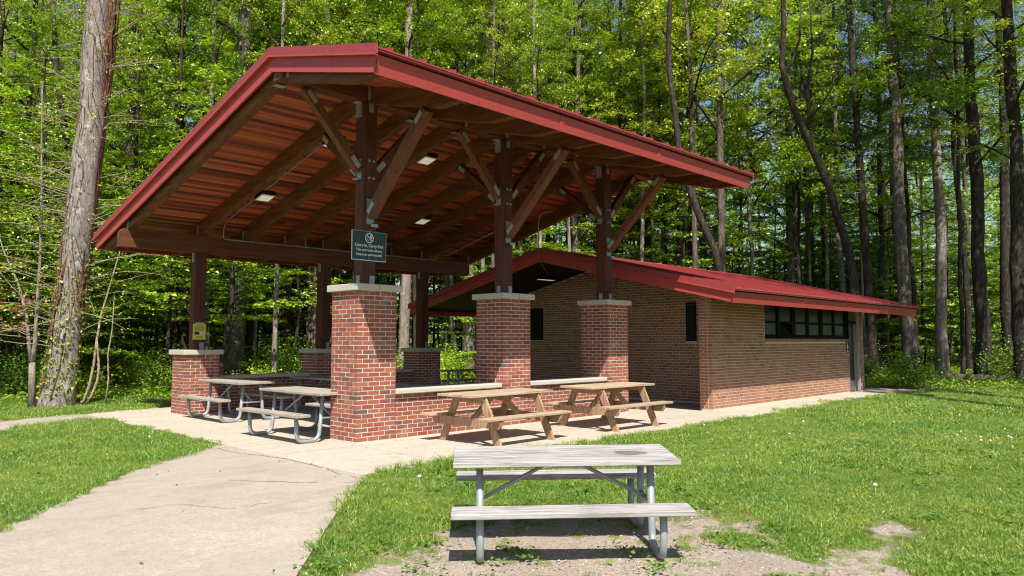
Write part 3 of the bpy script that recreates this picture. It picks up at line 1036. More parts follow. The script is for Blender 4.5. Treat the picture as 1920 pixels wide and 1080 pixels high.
# conduit
cd = MB()
cd.tube([(0.42, 1.9, Rz(1.9) - 0.075), (0.42, 5.72, Rz(5.72) - 0.075), (0.42, 5.86, Rz(5.86) - 0.09), (0.44, 5.98, Rz(5.98) - 0.16), (0.46, 6.035, 3.94), (0.46, 6.035, 3.76), (0.50, 6.035, 3.735), (3.0, 6.035, 3.735), (5.9, 6.035, 3.735), (6.35, 6.035, 3.737), (6.5, 6.03, 3.80), (6.52, 6.0, 3.92), (6.55, 5.7, Rz(5.7) - RD - 0.02), (6.55, 2.6, Rz(2.6) - RD - 0.02)], 0.0125, 6)
cd.tube([(2.45, 6.035, 3.735), (2.45, 6.035, 4.02)], 0.0125, 6)
cd.build('conduit', M_GALV, shelter, True)
MB().tube([(7.05, 2.3, Rz(2.3) - RD - 0.02), (7.0, 2.55, 4.72), (6.965, 2.66, 4.62), (6.955, 2.69, 4.45), (6.955, 2.69, 3.60)], 0.0125, 6).build('conduit', M_GALV, shelter, True)

# ceiling lights
def ceiling_light(x, y, label):
    t = empty('ceiling_light', (x, y, Rz(y) - 0.064), 0, label, 'ceiling light', 'shelter ceiling lights')
    sl = -MB_
    def pr(y0_, y1_, d0, d1): return [(y0_, sl * y0_ - d0), (y1_, sl * y1_ - d0), (y1_, sl * y1_ - d1), (y0_, sl * y0_ - d1)]
    MB().prism(pr(-0.15, 0.15, 0.0, 0.085), 'x', -0.15, 0.15).build('housing', M_BLACK, t)
    MB().prism(pr(-0.145, 0.145, 0.087, 0.10), 'x', -0.145, 0.145).build('bezel', M_WHITE, t)
    MB().prism(pr(-0.12, 0.12, 0.102, 0.11), 'x', -0.12, 0.12).build('lens', M_LENS, t)


ceiling_light(0.5, 4.27, 'boxy ceiling light low on the slope above the nearest tables')
ceiling_light(0.5, 1.75, 'boxy ceiling light near the ridge, partly behind a brace')
ceiling_light(2.53, 1.63, 'boxy ceiling light near the ridge right of the nearest post')
ceiling_light(4.57, 4.3, 'boxy ceiling light low on the slope right of the green sign')

# ================================================================== signs
def text(body, size, loc, rot, mat, parent, name='lettering', ext=0.0008, align='CENTER', sx=1.0, bold=0.0):
    cu = bpy.data.curves.new(name, 'FONT')
    cu.body = body
    cu.size = size
    cu.align_x = align
    cu.align_y = 'CENTER'
    cu.extrude = ext
    cu.offset = bold
    cu.materials.append(mat)
    tmp = bpy.data.objects.new(name, cu)
    COL.objects.link(tmp)
    bpy.context.view_layer.update()
    me = bpy.data.meshes.new_from_object(tmp.evaluated_get(bpy.context.evaluated_depsgraph_get()))
    bpy.data.objects.remove(tmp)
    bpy.data.curves.remove(cu)
    o = bpy.data.objects.new(name, me)
    o.location = loc
    o.rotation_euler = rot
    o.scale = (sx, 1, 1)
    return put(o, parent)


def ring(mb, cx, cz, r0, r1, y, n=40):
    vs, fs = [], []
    for k in range(n):
        a = 2 * math.pi * k / n
        for r in (r0, r1): vs.append((cx + r * math.cos(a), y, cz + r * math.sin(a)))
    for k in range(n):
        j = (k + 1) % n
        fs.append((2 * k, 2 * k + 1, 2 * j + 1, 2 * j))
    mb.add(vs, fs)


def disc(mb, cx, cz, r, y, n=14, sx=1.0):
    mb.add([(cx + sx * r * math.cos(2 * math.pi * k / n), y, cz + r * math.sin(2 * math.pi * k / n)) for k in range(n)], [tuple(range(n))])


sg = empty('park_sign', (-0.015, -PW - 0.006, 2.985), 0, 'dark green carry-in carry-out sign on the nearest tall post', 'sign')
MB().box(-0.318, 0.318, -0.006, 0.0, -0.228, 0.228).build('border', M_WHITE, sg)
MB().box(-0.306, 0.312, -0.0085, -0.0062, -0.216, 0.224).build('panel', M_SIGN, sg)
ic = MB()
ring(ic, 0.0, 0.125, 0.064, 0.078, -0.0105)
ic.add([(-0.054, -0.0106, 0.172), (-0.046, -0.0106, 0.180), (0.054, -0.0106, 0.078), (0.046, -0.0106, 0.070)], [(0, 1, 2, 3)])
disc(ic, 0.026, 0.172, 0.0115, -0.0106)
ic.add([(0.010, -0.0106, 0.158), (0.042, -0.0106, 0.158), (0.046, -0.0106, 0.118), (0.038, -0.0106, 0.116), (0.034, -0.0106, 0.075), (0.018, -0.0106, 0.075), (0.016, -0.0106, 0.12)], [(0, 1, 2, 3, 4, 5, 6)])
for dx, dz in ((-0.035, 0.10), (-0.018, 0.085), (-0.03, 0.125), (-0.008, 0.10), (-0.045, 0.115)):
    ic.add([(dx - 0.005, -0.0106, dz - 0.006), (dx + 0.005, -0.0106, dz - 0.003), (dx + 0.003, -0.0106, dz + 0.008), (dx - 0.005, -0.0106, dz + 0.004)], [(0, 1, 2, 3)])
ic.build('no_littering_symbol', M_WHITE, sg)
rx = (math.pi / 2, 0, 0)
text('Carry-In, Carry-Out', 0.068, (0, -0.0098, 0.005), rx, M_WHITE, sg, sx=0.93, bold=0.0012)
text('Take your trash with you', 0.050, (0, -0.0098, -0.066), rx, M_WHITE, sg, sx=0.93, bold=0.0012)
text('Keep your park beautiful', 0.050, (0, -0.0098, -0.135), rx, M_WHITE, sg, sx=0.95, bold=0.0012)
bo = MB(); bo.tube([(0, -0.013, -0.195), (0, -0.008, -0.195)], 0.008, 8); bo.tube([(0, -0.013, 0.212), (0, -0.008, 0.212)], 0.008, 8); bo.build('bolt', M_GALV, sg)

yn = empty('yellow_notice', (-0.005, W_ - PW - 0.004, 1.72), 0, 'small yellow notice card on the corner post by the path', 'notice')
MB().box(-0.135, 0.135, -0.006, 0.0, -0.165, 0.165).build('card', M_YELLOW, yn)
MB().box(-0.09, 0.10, -0.016, -0.001, 0.167, 0.20).build('clip', M_GALV, yn)
tx = MB()
for z, w, o_ in ((0.135, 0.085, 0), (0.105, 0.11, 0), (0.088, 0.105, 0), (0.071, 0.11, 0), (0.05, 0.09, 0), (0.033, 0.1, 0), (-0.10, 0.06, 0), (-0.118, 0.07, 0)):
    tx.add([(-w, -0.0072, z - 0.0032), (w, -0.0072, z - 0.0032), (w, -0.0072, z + 0.0032), (-w, -0.0072, z + 0.0032)], [(0, 1, 2, 3)])
tx.build('text_lines', M_INK, yn)
MB().box(-0.102, -0.004, -0.008, -0.0062, -0.062, 0.0).build('dark_picture', plain('picture_dark', (0.025, 0.05, 0.025), 0.5), yn)
MB().box(0.01, 0.105, -0.008, -0.0062, -0.062, 0.0).build('pale_picture', plain('picture_pale', (0.72, 0.68, 0.42), 0.5), yn)

# ================================================================== brick building
BX0, BX1, BYF, BYB = 8.12, 17.30, -1.372, 6.77
XG = 9.6
BRX0, BRX1 = 6.99, 18.82
BYR, BZR, BEA, BEB = 2.69, 3.70, -2.50, 7.88
BM_ = 0.2305


def BR(y): return BZR - BM_ * abs(y - BYR)


bld = empty('restroom_building', (BX0, BYF, 0), 0, 'low brown brick restroom building with a red metal gable roof', 'building')
KEEP.add(bld.name)
gable_roof(bld, BRX0, BRX1, BYR, BZR, BEA, BEB, BM_, BM_, 0.212, 0.45)
# soffit and ceiling boards
sf = MB()
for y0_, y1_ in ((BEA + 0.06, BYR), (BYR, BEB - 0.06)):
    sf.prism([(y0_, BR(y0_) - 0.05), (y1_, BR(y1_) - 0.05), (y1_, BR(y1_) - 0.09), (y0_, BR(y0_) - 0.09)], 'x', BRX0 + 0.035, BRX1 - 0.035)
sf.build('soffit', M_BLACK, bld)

WZ0, WZ1 = 1.585, 2.41
WX0, WX1 = 10.70, 16.12
DX0, DX1 = 16.16, 17.0
T = 0.30
core = MB()
wall_cut = lambda u, z: z < BR(BYF) - 0.10
# side wall core with the window and door openings
ztop = BR(BYF) - 0.10
core.box(BX0 + 0.003, WX0, BYF + 0.003, BYF + T, 0, ztop)
core.box(WX0, WX1 - 0.0, BYF + 0.003, BYF + T, 0, WZ0 - 0.075)
core.box(DX1 + 0.06, BX1, BYF + 0.003, BYF + T, 0, ztop)
core.build('side_wall', M_MORTARB, bld)
side_wall = bld.children[-1]
# gable wall core
gw = MB()
gw.prism([(BYF + T, 0), (BYB, 0), (BYB, BR(BYB) - 0.1), (BYR, BZR - 0.1), (BYF + T, BR(BYF + T) - 0.1)], 'x', XG + 0.003, XG + T)
gable = gw.build('gable_wall', M_MORTARB, bld)
ow = MB().box(BX1 - T, BX1 - 0.001, BYF + T, BYB, 0, BR(BYB) - 0.1).box(XG + T, BX1 - T, BYB - T, BYB - 0.001, 0, BR(BYB) - 0.1)
ow.build('rear_walls', M_MORTARB, bld)

n_ind = 0
rest = MB()
cand = []
for u, z, w in running_bond(BX0, BX1, 0.008 - 0.03, ztop, 6, 3, wall_cut, ((WX0 - 0.002, DX1 + 0.06, WZ0 - 0.08, 3.0), (DX0 - 0.01, DX1 + 0.06, -1, 3.0))):
    if z > 0.01: cand.append((u, z, w))
cand.sort(key=lambda c: c[0])
front = [c for c in cand if c[0] < 10.1]
rnd.shuffle(front)
front = sorted(front, key=lambda c: c[0])[:235]
fs_ = set(front)
for u, z, w in cand:
    if (u, z, w) in fs_:
        inst('brick', brick_of(w, 'x', M_BRICKB), side_wall, (u, BYF + BW / 2, z))
    else:
        rest.box(u - w / 2, u + w / 2, BYF, BYF + BW, z - BH / 2, z + BH / 2)
# wing wall end
for u, z, w in running_bond(BYF + BW + JT, BYF + T + 0.012, 0.008 - 0.03, ztop):
    if z > 0.01: inst('brick', brick_of(w, 'y', M_BRICKB), side_wall, (BX0 + BW / 2 + 0.0, u, z))
tag(rest.build('bricks_farther_along', M_BRICKB, side_wall), kind='stuff')
gb = MB()
for u, z, w in running_bond(BYF + T, BYB, 0.008 - 0.03, 3.7, 6, 3, lambda u, z: z < BR(u) - 0.12, ((-0.14, 0.155, 1.52, 2.48), (4.92, 5.55, 1.55, 2.48))):
    if z > 0.01: gb.box(XG, XG + BW, u - w / 2, u + w / 2, z - BH / 2, z + BH / 2)
tag(gb.build('gable_bricks', M_BRICKB, gable), kind='stuff')
# return bricks behind wing wall and jamb pier
rb_ = MB()
for u, z, w in running_bond(BX0 + BW, XG, 0.008 - 0.03, ztop):
    if z > 0.01: rb_.box(u - w / 2, u + w / 2, BYF + T - 0.02, BYF + T + 0.01, z - BH / 2, z + BH / 2)
tag(rb_.build('wing_inner_bricks', M_BRICKB, side_wall), kind='stuff')
# brick sill under the strip window: rowlock bricks
sl_ = MB()
x = WX0
while x < WX1 - 0.02:
    sl_.box(x, x + 0.0573, BYF - 0.015, BYF + 0.18, WZ0 - 0.078, WZ0 - 0.002)
    x += 0.0677
tag(sl_.build('rowlock_sill', M_BRICKB, side_wall), kind='stuff')

# strip window
win = MB().box(WX0 + 0.005, WX1, BYF + 0.08, BYF + 0.13, WZ0 + 0.0, WZ0 + 0.10).box(WX0 + 0.005, DX1 + 0.05, BYF + 0.08, BYF + 0.13, WZ1 + 0.0, WZ1 + 0.16).box(WX0 + 0.005, WX1, BYF + 0.08, BYF + 0.13, 1.97, 2.03).build('strip_window', M_DARKFRAME, bld)
nb = 6
bw_ = (WX1 - WX0) / nb
for i in range(nb + 1):
    x = WX0 + i * bw_
    w = 0.105 if i % 2 == 0 else 0.065
    MB().box(max(x - w, WX0 + 0.004), min(x + w, WX1 + 0.03), BYF + 0.07, BYF + 0.14, WZ0 + 0.002, WZ1 + 0.15).build('mullion', M_DARKFRAME, win)
for i in range(nb):
    xa, xb = WX0 + i * bw_ + 0.055, WX0 + (i + 1) * bw_ - 0.055
    MB().box(xa, xb, BYF + 0.10, BYF + 0.112, 2.032, WZ1).build('pane', M_PANE, win)
    if i == 1:
        # the one open hopper sash, tipped in at the top
        MB().add([(xa, BYF + 0.10, WZ0 + 0.11), (xb, BYF + 0.10, WZ0 + 0.11), (xb, BYF + 0.27, 1.93), (xa, BYF + 0.27, 1.93), (xa, BYF + 0.112, WZ0 + 0.11), (xb, BYF + 0.112, WZ0 + 0.11), (xb, BYF + 0.282, 1.935), (xa, BYF + 0.282, 1.935)], [(0, 1, 2, 3), (7, 6, 5, 4), (0, 4, 5, 1), (1, 5, 6, 2), (2, 6, 7, 3), (3, 7, 4, 0)]).build('pane', M_PANE, win)
        MB().bar((xa, BYF + 0.275, 1.935), (xb, BYF + 0.275, 1.935), 0.03, 0.03).bar((xa, BYF + 0.275, 1.935), (xa, BYF + 0.1, WZ0 + 0.11), 0.03, 0.03).bar((xb, BYF + 0.275, 1.935), (xb, BYF + 0.1, WZ0 + 0.11), 0.03, 0.03).build('open_sash', M_DARKFRAME, win)
    else:
        MB().box(xa, xb, BYF + 0.10, BYF + 0.112, WZ0 + 0.102, 1.968).build('pane', M_PANE, win)
MB().box(WX0, DX1, BYF + 0.35, BYF + 0.37, 0.0, ztop).build('dark_interior_partition', M_BLACK, bld)
# door with its frame
door = MB().cbox(DX0 + 0.07, DX1 - 0.03, BYF + 0.17, BYF + 0.215, 0.012, 2.03, 0.004).build('door', M_DOOR, bld)
MB().box(DX0 + 0.13, DX1 - 0.09, BYF + 0.160, BYF + 0.172, 1.12, 1.94).build('louvre_panel', plain('door_panel', (0.03, 0.06, 0.045), 0.4), door)
MB().box(DX0 + 0.09, DX1 - 0.05, BYF + 0.160, BYF + 0.172, 0.03, 0.33).build('kick_plate', M_GALV, door)
MB().tube([(DX1 - 0.12, BYF + 0.17, 1.02), (DX1 - 0.12, BYF + 0.11, 1.02), (DX1 - 0.12, BYF + 0.11, 1.18), (DX1 - 0.12, BYF + 0.17, 1.18)], 0.011, 6).build('handle', M_GALV, door)
MB().box(DX1 - 0.0, DX1 + 0.055, BYF + 0.02, BYF + 0.10, 0, ztop).build('pale_door_post', plain('pale_post', (0.42, 0.42, 0.38), 0.7), bld)
MB().box(DX0 + 0.0, DX0 + 0.06, BYF + 0.03, BYF + 0.23, 0, ztop).box(DX0 + 0.06, DX1 - 0.002, BYF + 0.10, BYF + 0.2, 2.035, 2.13).build('door_frame', M_DARKFRAME, bld)
# windows in the gable wall
for (ya_, yb_, z0_, z1_) in ((-0.14, 0.155, 1.52, 2.48), (4.92, 5.55, 1.55, 2.48)):
    wf = MB().box(XG - 0.004, XG + 0.05, ya_, yb_, z0_, z0_ + 0.05).box(XG - 0.004, XG + 0.05, ya_, yb_, z1_ - 0.05, z1_).box(XG - 0.004, XG + 0.05, ya_, ya_ + 0.04, z0_ + 0.05, z1_ - 0.05).box(XG - 0.004, XG + 0.05, yb_ - 0.04, yb_, z0_ + 0.05, z1_ - 0.05).build('gable_window', M_DARKFRAME, bld)
    MB().box(XG + 0.002, XG + 0.02, ya_ + 0.042, yb_ - 0.042, z0_ + 0.052, z1_ - 0.052).build('pane', plain('black_glass', (0.008, 0.010, 0.009), 0.5, spec=0.2), wf)
# restroom plate by the door
rs = empty('restroom_sign', (15.98, BYF - 0.004, 1.34), 0, 'small black restroom sign with a white figure beside the green door', 'sign')
MB().box(-0.12, 0.12, -0.006, 0, -0.16, 0.16).build('plate', M_INK, rs)
fg = MB()
disc(fg, 0, 0.10, 0.024, -0.008)
fg.add([(-0.032, -0.008, 0.07), (0.032, -0.008, 0.07), (0.052, -0.008, -0.03), (-0.052, -0.008, -0.03)], [(0, 1, 2, 3)])
fg.add([(-0.022, -0.008, -0.032), (-0.004, -0.008, -0.032), (-0.004, -0.008, -0.10), (-0.022, -0.008, -0.10)], [(0, 1, 2, 3)])
fg.add([(0.004, -0.008, -0.032), (0.022, -0.008, -0.032), (0.022, -0.008, -0.10), (0.004, -0.008, -0.10)], [(0, 1, 2, 3)])
fg.build('figure', M_WHITE, rs)
MB().box(-0.09, 0.09, -0.008, -0.0062, -0.145, -0.12).build('text_line', M_WHITE, rs)
# porch light and conduit under the gable
pl_ = empty('porch_light', (8.75, 4.05, BR(4.05) - 0.09), 0, 'ceiling light under the gable of the brick building', 'ceiling light')
MB().box(-0.30, 0.30, -0.09, 0.09, -0.075, -0.0).build('housing', M_BLACK, pl_)
MB().box(-0.28, 0.28, -0.075, 0.075, -0.085, -0.077).build('lens', M_LENS, pl_)
MB().tube([(8.7, 3.9, BR(3.9) - 0.10), (7.3, 2.95, BR(2.95) - 0.105), (7.06, 2.72, BR(2.7) - 0.105)], 0.0125, 6).tube([(7.06, 2.72, BR(2.7) - 0.105), (7.3, 1.2, BR(1.2) - 0.105), (7.35, 0.8, BR(0.8) - 0.105)], 0.0125, 6).build('conduit', M_GALV, bld, True)

# ================================================================== tables
def smooth_path(pts, r, seg=6):
    """polyline with rounded corners"""
    pts = [Vector(p) for p in pts]
    out = [pts[0]]
    for i in range(1, len(pts) - 1):
        a, b_, c = pts[i - 1], pts[i], pts[i + 1]
        d1, d2 = (a - b_), (c - b_)
        rr = min(r, d1.length * 0.49, d2.length * 0.49)
        p0, p1 = b_ + d1.normalized() * rr, b_ + d2.normalized() * rr
        for k in range(seg + 1):
            t = k / seg
            out.append(p0 * (1 - t) ** 2 + b_ * 2 * t * (1 - t) + p1 * t * t)
    out.append(pts[-1])
    return out


def metal_table(loc, rz, label, wood, L=1.86, tw=0.36, bo=0.749, bi=0.512, ht=0.747, hb=0.443, planks=3, group='picnic tables on galvanized pipe frames', tilt=None, round_c=0.0, lift=0.0, dark_patch=None):
    t = empty('picnic_table', loc, rz, label, 'picnic table', group, tilt)
    l = L / 2
    top = MB()
    w = 2 * tw / planks
    for i in range(planks):
        v0 = -tw + i * w
        MB().cbox(-l + rnd.uniform(0, 0.006), l - rnd.uniform(0, 0.006), v0 + 0.0025, v0 + w - 0.0025, ht - 0.042, ht - rnd.uniform(0, 0.002), 0.005).build('tabletop_plank', dark_patch or wood, t)
    for s in (-1, 1):
        a_, b_ = sorted((s * bi, s * bo))
        MB().cbox(-l, l, a_, b_, hb - 0.042, hb, 0.006).build('seat_plank', wood, t)
    R_ = 0.0305
    fu = 0.71
    for su in (-1, 1):
        for sv in (-1, 1):
            pts = [(su * fu, sv * (bo - 0.125), hb - 0.045), (su * fu, sv * (bo - 0.14), R_), (su * fu * 1.0, sv * 0.235, R_), (su * fu, sv * 0.175, ht - 0.05)]
            MB().tube(smooth_path(pts, 0.13), R_, 12).build('pipe_leg', M_GALV, t, True)
            MB().box(su * fu - 0.03, su * fu + 0.03, min(sv * bi, sv * bo) + 0.03, max(sv * bi, sv * bo) - 0.03, hb - 0.052, hb - 0.043).build('seat_bracket', M_GALV, t)
        MB().box(su * fu - 0.025, su * fu + 0.025, -tw + 0.03, tw - 0.03, ht - 0.052, ht - 0.0435).build('top_bracket', M_GALV, t)
        MB().tube([(su * fu, -0.2, 0.36), (su * fu, 0.2, 0.36)], 0.021, 8).build('cross_pipe', M_GALV, t, True)
        MB().tube([(su * (fu - 0.02), 0, 0.375), (su * 0.09, 0, ht - 0.065)], 0.0165, 8).build('diagonal_brace', M_GALV, t, True)
    MB().box(-0.13, 0.13, -tw + 0.04, tw - 0.04, ht - 0.058, ht - 0.0435).build('centre_cleat', M_GALV, t)
    return t


def dark_patch_top():  # grey plank colour with a ragged dark oval mixed in near one end
    m = M_GREYW.copy(); m.name = 'weathered_plank_with_dark_patch'
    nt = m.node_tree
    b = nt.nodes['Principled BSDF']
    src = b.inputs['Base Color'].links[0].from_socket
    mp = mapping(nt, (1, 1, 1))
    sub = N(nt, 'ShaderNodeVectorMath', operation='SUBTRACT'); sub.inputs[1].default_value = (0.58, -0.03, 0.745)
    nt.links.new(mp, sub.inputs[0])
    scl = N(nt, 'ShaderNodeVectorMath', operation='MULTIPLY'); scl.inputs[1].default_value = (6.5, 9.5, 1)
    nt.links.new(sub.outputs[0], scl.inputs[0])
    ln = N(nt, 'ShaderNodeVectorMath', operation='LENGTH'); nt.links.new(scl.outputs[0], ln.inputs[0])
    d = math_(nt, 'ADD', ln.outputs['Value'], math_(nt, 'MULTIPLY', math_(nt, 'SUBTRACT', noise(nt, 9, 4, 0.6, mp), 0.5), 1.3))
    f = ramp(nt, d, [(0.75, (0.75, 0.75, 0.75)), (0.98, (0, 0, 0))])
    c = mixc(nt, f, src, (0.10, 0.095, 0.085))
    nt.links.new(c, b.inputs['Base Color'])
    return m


TAB_TH = -0.751
metal_table((-1.678, -5.461, -0.175), TAB_TH, 'weathered grey picnic table on bare ground in front of the shelter', M_GREYW, L=1.859, tw=0.362, tilt=(0.045, -0.007), dark_patch=dark_patch_top(), planks=3)
metal_table((0.15, 4.63, 0), RAD(90), 'pipe-frame picnic table beside the short pier with the yellow notice', M_PALEW, planks=3)
metal_table((-0.30, 1.10, 0), RAD(91), 'pipe-frame picnic table just left of the nearest tall pier', M_PALEW, planks=3)
metal_table((1.43, 1.27, 0), RAD(90), 'shaded picnic table behind the seat wall right of the nearest pier', M_PALEW, group='picnic tables on galvanized pipe frames')
metal_table((2.15, 4.55, 0), RAD(90), 'shaded picnic table in the second row, seen left of the nearest pier', M_PALEW)
metal_table((7.25, 5.45, 0), RAD(4), 'dark silhouetted picnic table between the farthest short pier and the middle tall pier', M_PALEW)


def wood_table(loc, rz, label):
    t = empty('wooden_picnic_table', loc, rz, label, 'picnic table', 'wooden A-frame picnic tables on the apron')
    L, ht, hb = 1.83, 0.742, 0.43
    for i in range(5):
        v = -0.367 + i * 0.1475
        MB().cbox(-L / 2 + rnd.uniform(0, 0.012), L / 2 - rnd.uniform(0, 0.012), v, v + 0.141, ht - 0.038, ht, 0.005).build('tabletop_plank', M_TANW, t)
    for s in (-1, 1):
        a_, b_ = sorted((s * 0.52, s * 0.755))
        MB().cbox(-L / 2, L / 2, a_, b_, hb - 0.038, hb, 0.006).build('seat_plank', M_TANW, t)
    for su in (-1, 1):
        u = su * 0.62
        # top cleat with clipped ends
        MB().prism([(-0.34, ht - 0.04), (0.34, ht - 0.04), (0.34, ht - 0.085), (0.29, ht - 0.128), (-0.29, ht - 0.128), (-0.34, ht - 0.085)], 'x', u - 0.019, u + 0.019).build('top_cleat', M_TANZ, t)
        uo = u + su * 0.039
        MB().prism([(-0.74, hb - 0.04), (0.74, hb - 0.04), (0.74, hb - 0.10), (0.70, hb - 0.165), (-0.70, hb - 0.165), (-0.74, hb - 0.10)], 'x', uo - 0.0185, uo + 0.0185).build('seat_bearer', M_TANZ, t)
        for sv in (-1, 1):
            MB().prism([(sv * 0.205, ht - 0.045), (sv * 0.345, ht - 0.045), (sv * 0.675, 0.0), (sv * 0.535, 0.0)], 'x', u - su * 0.0385 - 0.0185, u - su * 0.0385 + 0.0185).build('leg', M_TANZ, t)
        MB().bar((u - su * 0.08, 0, hb - 0.10), (su * 0.10, 0, ht - 0.06), 0.085, 0.038, (0, 1, 0)).build('diagonal_brace', M_TANZ, t)
    MB().box(-0.019, 0.019, -0.33, 0.33, ht - 0.128, ht - 0.04).build('centre_cleat', M_TANZ, t)
    return t


wood_table((1.54, -1.37, 0), RAD(1.0), 'tan wooden picnic table nearer the camera, against the seat wall')
wood_table((4.27, -1.47, 0), RAD(-1.5), 'tan wooden picnic table farther off, before the brick building')

# ================================================================== trees
rng = np.random.default_rng(11)


def unit(v):
    return v / np.maximum(np.linalg.norm(v, axis=-1, keepdims=True), 1e-9)


def leaves(c, size, up=1.0, spread=0.6, ratio=0.62, rg=rng, nrm=None):
    """leaf quads (kite shaped, folded on the midrib) around centres c"""
    n = len(c)
    base = np.array([0, 0, up]) if nrm is None else nrm
    nn = unit(base + rg.normal(0, spread, (n, 3)))
    t = unit(np.cross(nn, rg.normal(0, 1, (n, 3))))
    b = np.cross(nn, t)
    l = (size * rg.uniform(0.65, 1.25, n))[:, None]
    w = l * ratio
    fold = nn * l * 0.10
    v = np.stack([c - t * l * 0.5, c + b * w * 0.5 + fold - t * l * 0.05, c + t * l * 0.5 - nn * l * 0.06, c - b * w * 0.5 + fold - t * l * 0.05], 1)
    return v


def curve_pts(p0, d, L, n, rg, droop=0.0, wob=0.12, rise=0.0):
    pts = [np.array(p0, float)]
    d = np.array(d, float); d /= np.linalg.norm(d)
    for i in range(n):
        d = d + rg.normal(0, wob, 3) * 0.5 + np.array([0, 0, rise - droop * (i / n)])
        d /= np.linalg.norm(d)
        pts.append(pts[-1] + d * L / n)
    return np.array(pts)


def crown_understory(seed, H=8.0, z0=1.4, spread=2.3, n_br=30, leaf=0.125, dens=300):
    """young maple: thin stem, tiers of flat leafy sprays"""
    rg = np.random.default_rng(seed)
    wood = MB()
    stem = [(0.0, 0.0, -0.1)]
    x = y = 0.0
    for i in range(1, 9):
        x += rg.normal(0, 0.09); y += rg.normal(0, 0.09)
        stem.append((x, y, H * i / 8))
    rr = [0.075 * (1 - 0.85 * i / 8) + 0.006 for i in range(9)]
    wood.tube(stem, rr, 7)
    S = np.array(stem)
    L = []
    for k in range(n_br):
        z = z0 + (H - z0) * (k + rg.uniform(0, 1)) / n_br
        f = np.interp(z, S[:, 2], np.arange(9))
        i = int(min(f, 7)); p = S[i] + (S[i + 1] - S[i]) * (f - i)
        az = k * 2.4 + rg.uniform(-0.5, 0.5)
        ln = spread * (1.0 - 0.62 * ((z - z0) / (H - z0)) ** 1.6) * rg.uniform(0.6, 1.15)
        bp_ = curve_pts(p, (math.cos(az), math.sin(az), 0.32), ln, 5, rg, droop=0.16, wob=0.16)
        wood.tube(bp_, [0.018, 0.015, 0.012, 0.009, 0.006, 0.004], 4, cap=False)
        d = unit(bp_[-1] - bp_[0]); side = unit(np.cross(d, [0, 0, 1]))
        ntw = max(4, int(13 * ln / spread))
        for j in range(ntw):
            t = 0.2 + 0.85 * (j + rg.uniform(0, 1)) / ntw
            i5 = int(min(t * 5, 4)); fr = min(t * 5 - i5, 1.1)
            b0 = bp_[i5] + (bp_[i5 + 1] - bp_[i5]) * fr
            wl = 0.44 * ln * (1.05 - abs(t - 0.55)) * rg.uniform(0.5, 1.1)
            b1 = b0 + (side * (1 if j % 2 else -1) * rg.uniform(0.6, 1.0) + d * rg.uniform(0.2, 0.8)) * wl + np.array([0, 0, rg.normal(-0.05, 0.06)])
            if wl > 0.25: wood.tube([b0, b0 * 0.5 + b1 * 0.5 + np.array([0, 0, 0.03]), b1], [0.006, 0.004, 0.002], 3, cap=False)
            m = int(dens / 13 * rg.uniform(0.5, 1.4))
            q = np.minimum(rg.beta(2.2, 1.2, (m, 1)) * 1.1, 1.12)
            c = b0 + (b1 - b0) * q + rg.normal(0, 1, (m, 3)) * np.array([0.085, 0.085, 0.022])
            L.append(leaves(c, leaf * rg.uniform(0.75, 1.2), 1.0, 0.36, rg=rg, nrm=np.array([d[0] * 0.25, d[1] * 0.25, 1.0])))
    return wood, np.concatenate(L)


def crown_tall(seed, H=22.0, z0=6.5, n_limb=15, leaf=0.155, per=105, reach=3.9, r0=0.26):
    """tall forest tree: straight bole, rising limbs, loose leaf clouds"""
    rg = np.random.default_rng(seed)
    wood = MB()
    L = []
    for k in range(n_limb):
        z = z0 + (H - z0) * ((k + rg.uniform(0, 0.8)) / n_limb) ** 0.95
        az = k * 2.4 + rg.uniform(-0.6, 0.6)
        ln = reach * (1.1 - 0.6 * (z - z0) / (H - z0)) * rg.uniform(0.7, 1.2)
        p = (0, 0, z)
        bp_ = curve_pts(p, (math.cos(az), math.sin(az), rg.uniform(0.35, 0.9)), ln, 6, rg, droop=0.05, wob=0.22)
        rb = 0.06 * (1.1 - 0.6 * (z - z0) / (H - z0))
        wood.tube(bp_, [rb * (1 - 0.8 * i / 6) for i in range(7)], 5, cap=False)
        for j in range(2, 7):
            for q in range(2):
                sd = unit(rg.normal(0, 1, 3) * np.array([1, 1, 0.35]))
                sp = curve_pts(bp_[j], sd + 0.4 * unit(bp_[-1] - bp_[0]), ln * rg.uniform(0.22, 0.42), 3, rg, droop=0.1, wob=0.2)
                wood.tube(sp, [rb * 0.3, rb * 0.22, rb * 0.15, rb * 0.08], 3, cap=False)
                for cl in range(3):
                    m = int(per * rg.uniform(0.12, 0.42))
                    cc = sp[0] + (sp[-1] - sp[0]) * rg.uniform(0.3, 1.2) + rg.normal(0, 1, 3) * np.array([0.28, 0.28, 0.14])
                    c = cc + rg.normal(0, 1, (m, 3)) * np.array([0.17, 0.17, 0.075])
                    L.append(leaves(c, leaf * rg.uniform(0.7, 1.15), 1.0, 0.5, rg=rg))
    return wood, np.concatenate(L)


